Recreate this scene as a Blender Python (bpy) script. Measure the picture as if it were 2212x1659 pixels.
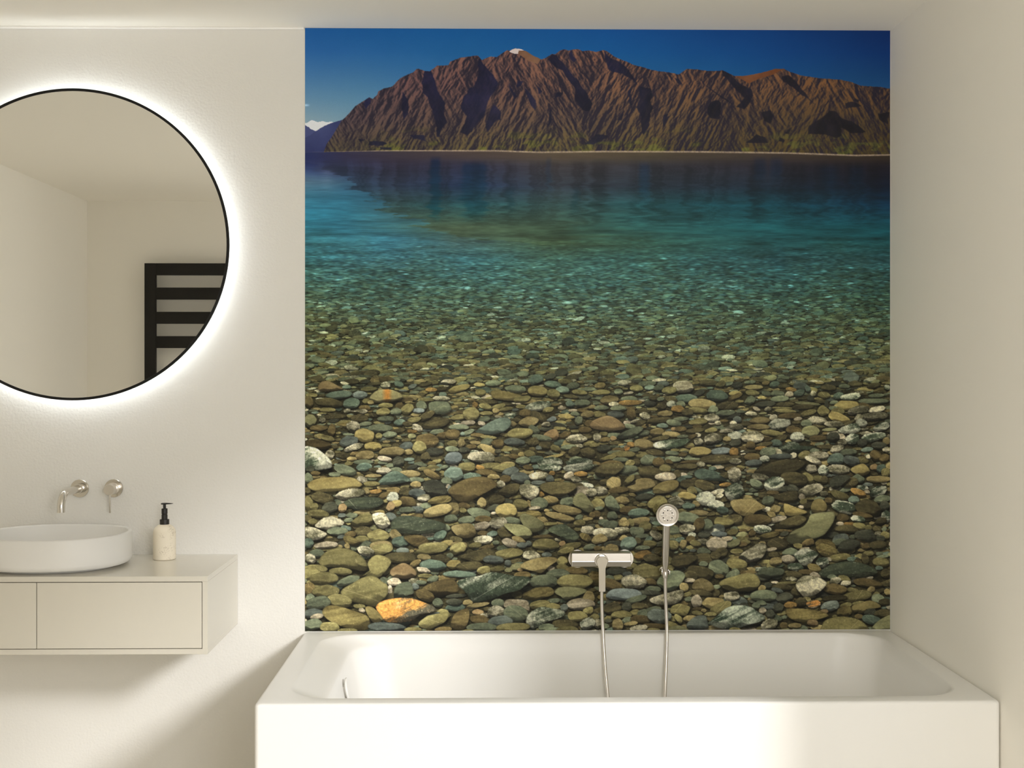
import bpy, bmesh, math, random
import numpy as np
from mathutils import Vector, Matrix

S = bpy.context.scene
for o in list(bpy.data.objects):
    bpy.data.objects.remove(o, do_unlink=True)
COL = S.collection
PI = math.pi

# ------------------------------------------------------------ camera
F_PX, PPX, PPY, YAW = 2585.1, 1093.3, 801.1, 0.0156
cam_d = bpy.data.cameras.new('camera')
cam_d.sensor_width = 36.0
cam_d.lens = F_PX / 2212.0 * 36.0
cam_d.shift_x = (1106.0 - PPX) / 2212.0
cam_d.shift_y = (PPY - 829.5) / 2212.0
cam_d.clip_start = 0.02
cam = bpy.data.objects.new('camera', cam_d)
cam.location = (0.5581, -3.6695, 1.397)
cam.rotation_euler = (PI / 2, 0, -YAW)
COL.objects.link(cam)
S.camera = cam

# ------------------------------------------------------------ exposure, sky, sun, window and added fill light
S.view_settings.view_transform = 'Standard'
S.view_settings.look = 'None'
S.view_settings.gamma = 1.0
S.view_settings.use_curve_mapping = False
S.view_settings.exposure = 0.0
S.cycles.use_denoising = True
S.cycles.max_bounces = 16
S.cycles.diffuse_bounces = 12
S.cycles.glossy_bounces = 6
S.cycles.sample_clamp_indirect = 6.0

SUN_POWER, SUN_ANGLE = 2.35, 8.5
SKY_POWER = 6.0
FILL_POWER = 32.0
LAMP_POWER = 15.0

world = bpy.data.worlds.new('sky')
S.world = world
world.use_nodes = True
bg = world.node_tree.nodes['Background']
bg.inputs['Color'].default_value = (0.93, 0.97, 1.0, 1)
bg.inputs['Strength'].default_value = 0.4

sd = bpy.data.lights.new('sun', 'SUN')
sd.energy = SUN_POWER
sd.angle = math.radians(SUN_ANGLE)
sd.color = (1.0, 0.985, 0.97)
sun = bpy.data.objects.new('sun', sd)
sun.rotation_euler = Vector((-0.90, 1.0, -0.60)).to_track_quat('-Z', 'Y').to_euler()
sun.location = (4, -4.5, 3.5)
COL.objects.link(sun)

# window openings: one in the right wall (the sun comes in), one added behind the camera for fill light
WIN_Y0, WIN_Y1, WIN_Z0, WIN_Z1 = -3.55, -1.40, 0.25, 2.40
FILL_X0, FILL_X1, FILL_Z0, FILL_Z1 = 0.85, 1.72, 0.95, 2.20


def area_light(name, power, sx_, sy_, loc, aim):
    d = bpy.data.lights.new(name, 'AREA')
    d.shape = 'RECTANGLE'
    d.size, d.size_y = sx_, sy_
    d.energy = power
    d.color = (1.0, 0.985, 0.96)
    o = bpy.data.objects.new(name, d)
    o.location = loc
    o.rotation_euler = Vector(aim).to_track_quat('-Z', 'Z').to_euler()
    COL.objects.link(o)


area_light('window_daylight', SKY_POWER, WIN_Y1 - WIN_Y0 - 0.1, WIN_Z1 - WIN_Z0 - 0.1, (2.0, (WIN_Y0 + WIN_Y1) / 2, (WIN_Z0 + WIN_Z1) / 2), (-1, 0, 0))
area_light('rear_fill_light', FILL_POWER, FILL_X1 - FILL_X0 - 0.1, FILL_Z1 - FILL_Z0 - 0.1, ((FILL_X0 + FILL_X1) / 2, -4.03, (FILL_Z0 + FILL_Z1) / 2), (0, 1, 0))  # unseen source added to lift the ambient light


# ------------------------------------------------------------ materials
def srgb(r, g, b):
    def f(c):
        c /= 255.0
        return c / 12.92 if c <= 0.04045 else ((c + 0.055) / 1.055) ** 2.4
    return (f(r), f(g), f(b), 1.0)


def mat(name, col, rough=0.5, metal=0.0, spec=0.5, bump=None, coat=0.0, vary=0.0, vary_scale=8.0):
    m = bpy.data.materials.new(name)
    m.use_nodes = True
    nt = m.node_tree
    b = nt.nodes['Principled BSDF']
    b.inputs['Base Color'].default_value = col if len(col) == 4 else (*col, 1)
    b.inputs['Roughness'].default_value = rough
    b.inputs['Metallic'].default_value = metal
    b.inputs['Specular IOR Level'].default_value = spec
    b.inputs['Coat Weight'].default_value = coat
    tc = nt.nodes.new('ShaderNodeTexCoord')
    if vary:
        n = nt.nodes.new('ShaderNodeTexNoise')
        n.inputs['Scale'].default_value = vary_scale
        n.inputs['Detail'].default_value = 4
        nt.links.new(tc.outputs['Object'], n.inputs['Vector'])
        mx = nt.nodes.new('ShaderNodeMix')
        mx.data_type = 'RGBA'
        c = b.inputs['Base Color'].default_value[:]
        mx.inputs['A'].default_value = (c[0] * (1 - vary), c[1] * (1 - vary), c[2] * (1 - vary), 1)
        mx.inputs['B'].default_value = (min(1, c[0] * (1 + vary)), min(1, c[1] * (1 + vary)), min(1, c[2] * (1 + vary)), 1)
        nt.links.new(n.outputs['Fac'], mx.inputs['Factor'])
        nt.links.new(mx.outputs['Result'], b.inputs['Base Color'])
    if bump:
        prev = None
        for sc, st, dist, det in bump:
            n = nt.nodes.new('ShaderNodeTexNoise')
            n.inputs['Scale'].default_value = sc
            n.inputs['Detail'].default_value = det
            nt.links.new(tc.outputs['Object'], n.inputs['Vector'])
            bp = nt.nodes.new('ShaderNodeBump')
            bp.inputs['Strength'].default_value = st
            bp.inputs['Distance'].default_value = dist
            nt.links.new(n.outputs['Fac'], bp.inputs['Height'])
            if prev:
                nt.links.new(prev.outputs['Normal'], bp.inputs['Normal'])
            prev = bp
        nt.links.new(prev.outputs['Normal'], b.inputs['Normal'])
    return m


M = {}
WALLC = (0.91, 0.888, 0.835)
PLASTERC = (0.75, 0.738, 0.705)
M['plaster'] = mat('wall_plaster', PLASTERC, 0.9, spec=0.2, bump=[(130, 0.6, 0.0016, 6), (24, 0.25, 0.003, 5)])
M['paint'] = mat('wall_paint', WALLC, 0.9, spec=0.2, bump=[(220, 0.12, 0.0008, 3)])
M['ceiling'] = mat('ceiling_paint', WALLC, 0.95, spec=0.1, bump=[(180, 0.1, 0.0008, 3)])
M['floor'] = mat('floor_screed', (0.78, 0.74, 0.66), 0.6, spec=0.3, bump=[(60, 0.1, 0.001, 4)], vary=0.04, vary_scale=3)
M['trim'] = mat('trim_white', (0.93, 0.92, 0.90), 0.5)
M['ceramic'] = mat('white_acrylic', (0.82, 0.81, 0.785), 0.38, spec=0.4)
M['stoneware'] = mat('matt_white_ceramic', (0.74, 0.73, 0.705), 0.45, spec=0.4)
M['lacquer'] = mat('beige_lacquer', (0.62, 0.59, 0.515), 0.16, spec=0.6)
M['gap'] = mat('dark_gap', (0.05, 0.042, 0.03), 0.8)
M['steel'] = mat('brushed_nickel', (0.70, 0.665, 0.61), 0.16, metal=1.0)
M['satin'] = mat('satin_nickel', (0.76, 0.72, 0.67), 0.30, metal=1.0)
M['chrome'] = mat('chrome', (0.80, 0.78, 0.75), 0.07, metal=1.0)
M['hose'] = mat('silver_hose', (0.70, 0.66, 0.60), 0.3, metal=0.85, bump=[(400, 0.1, 0.0005, 1)])
M['black_metal'] = mat('black_metal', (0.006, 0.006, 0.006), 0.4, spec=0.3)
M['black_plastic'] = mat('matt_black_plastic', (0.016, 0.014, 0.011), 0.45, spec=0.4)
M['radiator'] = mat('black_powder_coat', (0.012, 0.011, 0.009), 0.6, spec=0.3)
M['mirror'] = mat('mirror_glass', (0.88, 0.88, 0.86), 0.0, metal=1.0)
M['nozzle'] = mat('nozzle_rubber', (0.30, 0.28, 0.25), 0.5)
M['hole'] = mat('nozzle_hole', (0.004, 0.004, 0.004), 0.6)
M['frame_white'] = mat('white_window_frame', (0.82, 0.80, 0.76), 0.4)


def led_material():
    m = bpy.data.materials.new('led_strip')
    m.use_nodes = True
    nt = m.node_tree
    nt.nodes.remove(nt.nodes['Principled BSDF'])
    e = nt.nodes.new('ShaderNodeEmission')
    e.inputs['Color'].default_value = (0.93, 0.98, 1.0, 1)
    e.inputs['Strength'].default_value = LAMP_POWER
    nt.links.new(e.outputs[0], nt.nodes['Material Output'].inputs['Surface'])
    return m


M['led'] = led_material()


def travertine():
    m = mat('cream_travertine', (0.80, 0.74, 0.62), 0.7)
    nt = m.node_tree
    b = nt.nodes['Principled BSDF']
    tc = nt.nodes.new('ShaderNodeTexCoord')
    n1 = nt.nodes.new('ShaderNodeTexNoise')
    n1.inputs['Scale'].default_value = 30
    n1.inputs['Detail'].default_value = 5
    v = nt.nodes.new('ShaderNodeTexNoise')
    v.inputs['Scale'].default_value = 330
    v.inputs['Detail'].default_value = 3
    nt.links.new(tc.outputs['Object'], n1.inputs['Vector'])
    nt.links.new(tc.outputs['Object'], v.inputs['Vector'])
    mul = nt.nodes.new('ShaderNodeMath')
    mul.operation = 'MULTIPLY'
    nt.links.new(n1.outputs['Fac'], mul.inputs[0])
    nt.links.new(v.outputs['Fac'], mul.inputs[1])
    r = nt.nodes.new('ShaderNodeValToRGB')
    r.color_ramp.elements[0].position = 0.315
    r.color_ramp.elements[0].color = (0.80, 0.73, 0.60, 1)
    r.color_ramp.elements[1].position = 0.37
    r.color_ramp.elements[1].color = (0.60, 0.53, 0.42, 1)
    nt.links.new(mul.outputs[0], r.inputs['Fac'])
    nt.links.new(r.outputs['Color'], b.inputs['Base Color'])
    bp = nt.nodes.new('ShaderNodeBump')
    bp.inputs['Strength'].default_value = 0.3
    bp.inputs['Distance'].default_value = 0.001
    bp.invert = True
    nt.links.new(r.outputs['Alpha'], bp.inputs['Height'])
    return m


M['travertine'] = travertine()


# ------------------------------------------------------------ mesh helpers
def link(name, bm, material, parent=None, smooth=True, angle=35, mats=None):
    bmesh.ops.recalc_face_normals(bm, faces=bm.faces)
    me = bpy.data.meshes.new(name)
    bm.to_mesh(me)
    bm.free()
    for mm in (mats or [material]):
        me.materials.append(mm)
    if smooth:
        me.polygons.foreach_set('use_smooth', [True] * len(me.polygons))
        me.set_sharp_from_angle(angle=math.radians(angle))
    o = bpy.data.objects.new(name, me)
    COL.objects.link(o)
    if parent is not None:
        o.parent = parent
        o.matrix_parent_inverse = parent.matrix_world.inverted()
    return o


def thing(name, label, cat, loc, group=None):
    o = bpy.data.objects.new(name, None)
    o.empty_display_size = 0.05
    o.location = loc
    COL.objects.link(o)
    o.matrix_world = Matrix.Translation(loc)
    o['label'] = label
    o['category'] = cat
    if group:
        o['group'] = group
    return o


def tag(o, label, cat):
    o['label'] = label
    o['category'] = cat
    return o


def add_box(bm, x0, x1, y0, y1, z0, z1, bevel=0.0, seg=2):
    r = bmesh.ops.create_cube(bm, size=1.0)
    vs = r['verts']
    for v in vs:
        v.co = Vector((x0 + (v.co.x + 0.5) * (x1 - x0), y0 + (v.co.y + 0.5) * (y1 - y0), z0 + (v.co.z + 0.5) * (z1 - z0)))
    if bevel:
        es = list({e for v in vs for e in v.link_edges})
        bmesh.ops.bevel(bm, geom=es, offset=bevel, segments=seg, profile=0.5, affect='EDGES')


def box(name, x0, x1, y0, y1, z0, z1, material, parent=None, bevel=0.0, seg=2):
    bm = bmesh.new()
    add_box(bm, x0, x1, y0, y1, z0, z1, bevel, seg)
    return link(name, bm, material, parent)


def rings(bm, ring_list, cap0=True, cap1=True, closed=True):
    rows = [[bm.verts.new(p) for p in r] for r in ring_list]
    n = len(rows[0])
    for a, b in zip(rows[:-1], rows[1:]):
        for i in range(n if closed else n - 1):
            j = (i + 1) % n
            bm.faces.new((a[i], a[j], b[j], b[i]))
    if cap0:
        bm.faces.new(rows[0][::-1])
    if cap1:
        bm.faces.new(rows[-1])
    return rows


def lathe(bm, prof, origin, axis='Z', n=48, cap0=True, cap1=True):
    """prof: (radius, height) along the axis, from origin."""
    ox, oy, oz = origin
    rl = []
    for r, h in prof:
        ring = []
        for i in range(n):
            t = 2 * PI * i / n
            c, s = math.cos(t) * r, math.sin(t) * r
            if axis == 'Z':
                ring.append((ox + c, oy + s, oz + h))
            elif axis == 'Y':            # grows towards the viewer (-Y)
                ring.append((ox + c, oy - h, oz + s))
            else:
                ring.append((ox + h, oy + c, oz + s))
        rl.append(ring)
    rings(bm, rl, cap0, cap1)


def tube(bm, pts, rad, n=16, cap=True):
    pts = [Vector(p) for p in pts]
    rl = []
    up = Vector((1, 0, 0))
    for i, p in enumerate(pts):
        d = (pts[min(i + 1, len(pts) - 1)] - pts[max(i - 1, 0)]).normalized()
        a = d.cross(up)
        if a.length < 1e-4:
            a = d.cross(Vector((0, 1, 0)))
        a.normalize()
        up = a.cross(d).normalized()
        r = rad[i] if isinstance(rad, (list, tuple)) else rad
        rl.append([p + (a * math.cos(2 * PI * k / n) + up * math.sin(2 * PI * k / n)) * r for k in range(n)])
    rings(bm, rl, cap, cap)


def bez(p, steps=12):
    """Catmull-Rom through the points."""
    p = [Vector(q) for q in p]
    q = [p[0] * 2 - p[1]] + p + [p[-1] * 2 - p[-2]]
    out = []
    for i in range(1, len(q) - 2):
        for s in range(steps):
            t = s / steps
            out.append(0.5 * ((2 * q[i]) + (-q[i - 1] + q[i + 1]) * t + (2 * q[i - 1] - 5 * q[i] + 4 * q[i + 1] - q[i + 2]) * t * t
                              + (-q[i - 1] + 3 * q[i] - 3 * q[i + 1] + q[i + 2]) * t ** 3))
    out.append(p[-1])
    return out


def rrect(x0, x1, y0, y1, r, z, nc=10, ns=6):
    """rounded rectangle ring with a fixed number of points."""
    pts = []
    cs = [(x1 - r, y1 - r, 0), (x0 + r, y1 - r, PI / 2), (x0 + r, y0 + r, PI), (x1 - r, y0 + r, 1.5 * PI)]
    for k, (cx, cy, a0) in enumerate(cs):
        for i in range(nc + 1):
            a = a0 + PI / 2 * i / nc
            pts.append((cx + r * math.cos(a), cy + r * math.sin(a), z))
        nx, ny, na = cs[(k + 1) % 4]
        p, q = pts[-1], (nx + r * math.cos(na), ny + r * math.sin(na), z)
        for i in range(1, ns):
            t = i / ns
            pts.append((p[0] + (q[0] - p[0]) * t, p[1] + (q[1] - p[1]) * t, z))
    return pts


# ------------------------------------------------------------ the room
RX, LX, CEIL, RY = 1.8, -1.915, 2.4457, -3.83
T = 0.22


def struct(o):
    o['kind'] = 'structure'
    return o


struct(box('wall_back', LX - T, RX + T, 0.0, T, -0.1, CEIL, M['plaster']))
struct(box('wall_left', LX - T, LX, RY, 0.0, -0.1, CEIL, M['paint']))
bm = bmesh.new()
add_box(bm, LX - T, FILL_X0, RY - T, RY, -0.1, CEIL)
add_box(bm, FILL_X1, RX + T, RY - T, RY, -0.1, CEIL)
add_box(bm, FILL_X0, FILL_X1, RY - T, RY, -0.1, FILL_Z0)
add_box(bm, FILL_X0, FILL_X1, RY - T, RY, FILL_Z1, CEIL)
struct(link('wall_front', bm, M['paint']))
struct(box('floor', LX - T, RX + T, RY - T, T, -0.3, 0.0, M['floor']))
struct(box('ceiling', LX - T, RX + T, RY - T, T, CEIL, CEIL + T, M['ceiling']))
bm = bmesh.new()
add_box(bm, RX, RX + T, WIN_Y1, 0.0, -0.1, CEIL)
add_box(bm, RX, RX + T, RY, WIN_Y0, -0.1, CEIL)
add_box(bm, RX, RX + T, WIN_Y0, WIN_Y1, -0.1, WIN_Z0)
add_box(bm, RX, RX + T, WIN_Y0, WIN_Y1, WIN_Z1, CEIL)
struct(link('wall_right', bm, M['paint']))
# window frame
bm = bmesh.new()
fy0, fy1, fz0, fz1 = WIN_Y0, WIN_Y1, WIN_Z0, WIN_Z1
for a in ((fy0, fy0 + 0.04, fz0, fz1), (fy1 - 0.04, fy1, fz0, fz1), (fy0, fy1, fz0, fz0 + 0.04), (fy0, fy1, fz1 - 0.04, fz1)):
    add_box(bm, RX + 0.13, RX + 0.18, a[0], a[1], a[2], a[3])
struct(link('window_1', bm, M['frame_white']))
bm = bmesh.new()
for a in ((FILL_X0, FILL_X0 + 0.04, FILL_Z0, FILL_Z1), (FILL_X1 - 0.04, FILL_X1, FILL_Z0, FILL_Z1), (FILL_X0, FILL_X1, FILL_Z0, FILL_Z0 + 0.04), (FILL_X0, FILL_X1, FILL_Z1 - 0.04, FILL_Z1)):
    add_box(bm, a[0], a[1], RY - 0.18, RY - 0.13, a[2], a[3])
struct(link('fill_window', bm, M['frame_white']))  # frame of the opening added for fill light
# slim bead along the ceiling over the plain wall
struct(box('trim_1', LX + 0.001, -0.002, -0.009, -0.0002, CEIL - 0.006, CEIL - 0.0002, M['trim'], bevel=0.0015))


# ------------------------------------------------------------ the printed lake mural
# The print is computed here, point by point, as a colour attribute on a fine flat mesh.
# Its own drawing grid: 1 unit = 1/703 m on the wall; origin (657.8, 60.7) is its top left corner.
MX0, MY0, MX1, MY1 = 657.8, 60.7, 1923.6, 1360.8
MW, MH = 1266, 1300
rs = np.random.RandomState(7)


def blur1(a, n):
    for _ in range(n):
        a = (a + np.roll(a, 1, 0) + np.roll(a, -1, 0) + np.roll(a, 1, 1) + np.roll(a, -1, 1)) / 5
    return a


def value_noise(size, cells_y, cells_x):
    g = rs.rand(cells_y, cells_x).astype(np.float32)
    ys = np.arange(size) * cells_y / size
    xs = np.arange(size) * cells_x / size
    y0, x0 = ys.astype(int), xs.astype(int)
    fy, fx = ys - y0, xs - x0
    fy, fx = (fy * fy * (3 - 2 * fy))[:, None], (fx * fx * (3 - 2 * fx))[None, :]
    y1, x1 = (y0 + 1) % cells_y, (x0 + 1) % cells_x
    a, b = g[y0][:, x0], g[y0][:, x1]
    c, d = g[y1][:, x0], g[y1][:, x1]
    return ((a * (1 - fx) + b * fx) * (1 - fy) + (c * (1 - fx) + d * fx) * fy).astype(np.float32)


def fbm(size, cy, cx, octaves=5, gain=0.55):
    out, amp, tot = 0, 1.0, 0
    for k in range(octaves):
        if cy * 2 ** k > size or cx * 2 ** k > size:
            break
        out = out + amp * value_noise(size, cy * 2 ** k, cx * 2 ** k)
        tot += amp
        amp *= gain
    out = out / tot
    return (out - out.mean()) / out.std()


NS = 512
N_A = fbm(NS, 16, 16, 5)          # blotches
N_B = fbm(NS, 64, 8, 4, 0.7)      # bands along x
N_C = fbm(NS, 128, 128, 3, 0.8)   # grain
N_L = fbm(2048, 16, 16, 7, 0.6)
N_W = fbm(2048, 256, 24, 4, 0.7)  # water streaks
N_R = fbm(2048, 24, 24, 6, 0.55)



def nz(a, oy, ox):
    return a[(np.arange(MH) + oy) % 2048][:, (np.arange(MW) + ox) % 2048]


YY, XX = np.mgrid[0:MH, 0:MW].astype(np.float32)
PX = MX0 + XX * (MX1 - MX0) / (MW - 1)
PY = MY0 + YY * (MY1 - MY0) / (MH - 1)


def grid(xs, rows, X, Y):
    """bilinear colour table; rows = [(y, [(r,g,b), ...])]"""
    ys = [r[0] for r in rows]
    tab = np.array([r[1] for r in rows], np.float32)
    fy = np.interp(Y, ys, np.arange(len(ys)))
    fx = np.interp(X, xs, np.arange(len(xs)))
    y0 = np.clip(fy.astype(int), 0, len(ys) - 2)
    x0 = np.clip(fx.astype(int), 0, len(xs) - 2)
    ty, tx = (fy - y0)[..., None], (fx - x0)[..., None]
    return ((tab[y0, x0] * (1 - tx) + tab[y0, x0 + 1] * tx) * (1 - ty) + (tab[y0 + 1, x0] * (1 - tx) + tab[y0 + 1, x0 + 1] * tx) * ty).astype(np.float32)


def poly_mask(poly, X, Y):
    m = np.zeros(X.shape, bool)
    n = len(poly)
    for i in range(n):
        x0, y0 = poly[i]
        x1, y1 = poly[(i + 1) % n]
        if y0 == y1:
            continue
        c = ((y0 > Y) != (y1 > Y)) & (X < (x1 - x0) * (Y - y0) / (y1 - y0) + x0)
        m ^= c
    return m


img = np.zeros((MH, MW, 3), np.float32)

# --- sky
rows_sky = [(60, [(24, 86, 152), (20, 86, 150), (12, 84, 148), (8, 78, 146), (2, 62, 130), (0, 44, 108)]),
            (110, [(34, 92, 156), (34, 94, 156), (22, 90, 150), (12, 84, 148), (4, 70, 138), (0, 52, 118)]),
            (160, [(62, 112, 164), (58, 110, 160), (40, 100, 154), (30, 94, 148), (14, 80, 140), (14, 66, 122)]),
            (210, [(90, 132, 168), (84, 130, 166), (60, 114, 160), (44, 100, 150), (30, 92, 140), (34, 86, 132)]),
            (265, [(128, 154, 170), (112, 146, 168), (80, 124, 160), (60, 108, 150), (44, 98, 140), (44, 90, 130)])]
sky = grid([658, 760, 1000, 1300, 1650, 1924], rows_sky, PX, PY)
img[:] = sky
img += (N_L[:MH, :MW, None] * 0.8)
# thin cloud at the left edge
cl = np.exp(-((PY - 227) / 2.2) ** 2) * np.clip((669 - PX) / 8, 0, 1)
img += cl[..., None] * 60

# --- far snowy range and the blue spur before it
wx = N_R[:MH, :MW] * 2.0
wy = nz(N_R, 600, 500) * 2.0
snow = poly_mask([(650, 266), (662, 265), (669, 260), (674, 260), (684, 264), (695, 262), (703, 265), (713, 263), (720, 266), (720, 300), (650, 300)], PX + wx * .4, PY + wy * .4)
sn = np.where((nz(N_R, 200, 300) + (PY - 270) * 0.16 - (PX - 680) * .012)[..., None] > 0.45, np.array([66, 74, 118], np.float32), np.array([206, 210, 216], np.float32))
img = np.where(snow[..., None], sn, img)
spur = poly_mask([(650, 300), (668, 291), (690, 276), (712, 267), (736, 260), (760, 262), (760, 330), (650, 330)], PX + wx * .6, PY + wy * .6)
spc = np.array([44, 52, 96], np.float32) + nz(N_R, 900, 100)[..., None] * 6
img = np.where(spur[..., None], spc, img)

# --- the mountain
RIDGE = [(698, 327), (704, 310), (710, 302), (720, 287), (735.5, 261), (752, 245), (765, 229), (779, 219), (796, 209), (803, 213), (813, 204), (815, 197), (827, 190), (846, 186), (857, 174), (863, 168), (889, 156), (897, 148.5), (902, 147.5), (915, 152.4), (926, 153.4), (942, 140.5), (966, 139.5), (970, 131.6), (992, 123.6), (1006, 121.6), (1030, 118.6), (1038, 128.6), (1058, 119.6), (1071, 120.6), (1080, 113.7), (1092, 105.7), (1099, 106.7), (1110, 102), (1122, 103.7), (1134, 108.7), (1150, 117.6), (1167, 125.6), (1177, 121.6), (1189, 113.7), (1197, 114.7), (1207, 107.7), (1216, 105.3), (1225, 107.7), (1245, 105.3), (1256, 109.7), (1271, 108), (1285, 110.7), (1301, 106.3), (1309, 108.7), (1323, 118.6), (1337, 123.6), (1352, 129.6), (1366, 137.5), (1386, 142.5), (1398, 146.5), (1420, 150.5), (1436, 152.4), (1464, 155.8), (1470, 151.5), (1482, 143.5), (1502, 145.5), (1526, 148.5), (1550, 148.5), (1558, 146.9), (1570, 152.4), (1585, 159.4), (1613, 158.4), (1629, 155.4), (1645, 152.4), (1675, 144.9), (1693, 145.5), (1702, 150.5), (1729, 160.4), (1755, 163.8), (1782, 166.4), (1816, 167.4), (1840, 171.3), (1860, 178.3), (1886, 181.3), (1910, 183.7), (1926, 186.5)]
ridge_y = np.interp(PX[0], [p[0] for p in RIDGE], [p[1] for p in RIDGE])[None, :] + (N_R[40, :MW] * 0.8 + N_C[3, np.arange(MW) % NS] * 0.25)[None, :]
shore_y = np.interp(PX[0], [657, 700, 760, 850, 1070, 1160, 1300, 1500, 1700, 1850, 1924], [329, 328, 326.5, 325, 324.5, 327.5, 325.5, 325.5, 327.5, 332.5, 331])[None, :]
mount = np.clip(PY - ridge_y + 0.5, 0, 1) * ((PY < shore_y) & (PX > 698))
# slope texture: gullied ribs running down the face, lit from the left
def ribs(ca, sa, f_along, f_across, oy, ox):
    u = PX * ca + PY * sa
    v = -PX * sa + PY * ca
    n = N_R[(v * f_across + oy + 4000).astype(int) % 2048, (u * f_along + ox + 4000).astype(int) % 2048]
    return 1 - np.abs(n)


tex2 = N_L[(PY * 3.0 + 77).astype(int) % 2048, (PX * 3.0).astype(int) % 2048]
tex3 = N_C[(PY * 1.3).astype(int) % NS, (PX * 1.3).astype(int) % NS]
which = np.clip(nz(N_L, 300, 200) * 0.9 + 0.5, 0, 1)
big = ribs(0.45, -0.89, 1.2, 4.0, 10, 700) * (1 - which) + ribs(0.50, 0.87, 1.2, 4.0, 900, 100) * which
mid = ribs(0.55, -0.83, 3.0, 9.0, 300, 0) * (1 - which) + ribs(0.62, 0.78, 3.0, 9.0, 50, 400) * which
height = blur1(big, 2) * 5.0 + blur1(mid, 1) * 1.6 + tex2 * 0.5
relief = np.clip((np.roll(height, -1, 1) - np.roll(height, 1, 1)) * 0.55 + (np.roll(height, -1, 0) - np.roll(height, 1, 0)) * 0.18, -1, 1)
relief = relief - 0.2 * np.clip(nz(N_L, 900, 900), -1, 2)
brown = grid([658, 900, 1200, 1500, 1924], [(100, [(84, 60, 62), (92, 66, 64), (100, 72, 64), (100, 70, 56), (96, 64, 46)]),
                                          (180, [(74, 56, 62), (84, 62, 64), (92, 68, 60), (92, 68, 54), (92, 66, 46)]),
                                          (260, [(66, 54, 62), (74, 60, 58), (78, 64, 56), (76, 62, 48), (66, 54, 40)]),
                                          (325, [(64, 58, 50), (72, 64, 48), (76, 68, 46), (70, 60, 40), (62, 52, 34)])], PX, PY)
dark = np.array([38, 34, 48], np.float32)
k = np.clip(0.62 + 0.75 * relief + 0.10 * tex2 + 0.07 * tex3, 0, 1.3)[..., None]
mcol = dark * (1 - k) + brown * k * 1.12
green = np.clip((PY - 268) / 60, 0, 1) * np.clip(0.8 * N_A[(PY * 2.2).astype(int) % NS, (PX * 0.9 + 90).astype(int) % NS] * 1.1 - 0.35, 0, 1) * np.clip((PX - 760) / 100, 0, 1)
mcol = mcol * (1 - green[..., None]) + np.array([98, 100, 48], np.float32) * green[..., None] * (0.75 + 0.25 * k)


def zp(pts, ox, oy, s):
    return [(ox + x / s, oy + y / s) for x, y in pts]


SH = [zp(p, 650, 50, 5.027) for p in (
    [(1330, 515), (1390, 530), (1440, 610), (1460, 700), (1500, 790), (1530, 850), (1510, 930), (1540, 1010), (1565, 1060), (1510, 1140), (1480, 1230), (1450, 1230), (1440, 1120), (1420, 1000), (1370, 900), (1350, 800), (1300, 750), (1300, 640)],
    [(1910, 345), (1950, 400), (2000, 450), (2070, 520), (2120, 630), (2080, 720), (2040, 800), (2000, 880), (1980, 960), (1930, 1040), (1880, 1110), (1830, 1180), (1770, 1225), (1690, 1190), (1720, 1130), (1790, 1010), (1740, 930), (1730, 890), (1770, 770), (1800, 680), (1860, 660), (1900, 540), (1890, 440)],
    [(2090, 870), (2150, 960), (2145, 1020), (2090, 1080), (2010, 1195), (1980, 1130), (2000, 1040), (2030, 960)],
    [(735, 800), (765, 830), (745, 900), (690, 960), (660, 900)], [(1080, 740), (1140, 820), (1150, 960), (1110, 1040), (1080, 900)],
    [(740, 1290), (880, 1285), (930, 1310), (860, 1340), (740, 1335)], [(590, 1270), (690, 1265), (640, 1300)],
    [(1150, 1210), (1300, 1215), (1320, 1280), (1200, 1250)], [(860, 1350), (990, 1345), (980, 1372), (870, 1372)])]
SH += [zp(p, 1070, 50, 5.027) for p in (
    [(600, 320), (650, 350), (720, 420), (780, 500), (810, 560), (860, 620), (960, 730), (1050, 880), (1020, 960), (960, 950), (900, 870), (850, 800), (830, 700), (760, 600), (720, 500), (620, 430), (580, 370)],
    [(1160, 300), (1250, 350), (1350, 380), (1440, 470), (1500, 560), (1560, 640), (1480, 580), (1380, 520), (1290, 500), (1230, 480), (1200, 400)],
    [(1560, 650), (1690, 670), (1710, 740), (1690, 800), (1715, 890), (1690, 940), (1680, 1080), (1610, 1190), (1580, 1150), (1570, 1050), (1580, 950), (1540, 880), (1570, 760)],
    [(300, 660), (350, 730), (410, 830), (390, 920), (340, 880), (310, 760)], [(120, 620), (160, 720), (200, 790), (170, 830), (140, 740)],
    [(0, 880), (40, 960), (30, 1060), (0, 1060)], [(230, 610), (290, 600), (260, 660), (210, 690)], [(430, 640), (480, 720), (450, 760)],
    [(560, 870), (575, 1050), (550, 1100), (545, 960)], [(630, 730), (700, 730), (680, 780), (610, 790)], [(780, 290), (840, 400), (820, 430), (760, 340)],
    [(1090, 1180), (1200, 1190), (1190, 1240), (1100, 1270), (960, 1270)], [(1350, 970), (1400, 900), (1360, 1030), (1310, 1040)],
    [(1960, 590), (2010, 600), (2050, 650), (1990, 640)], [(1850, 980), (1890, 960), (1870, 1090), (1840, 1110)], [(1440, 700), (1480, 660), (1460, 760), (1500, 900), (1440, 800)])]
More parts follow.
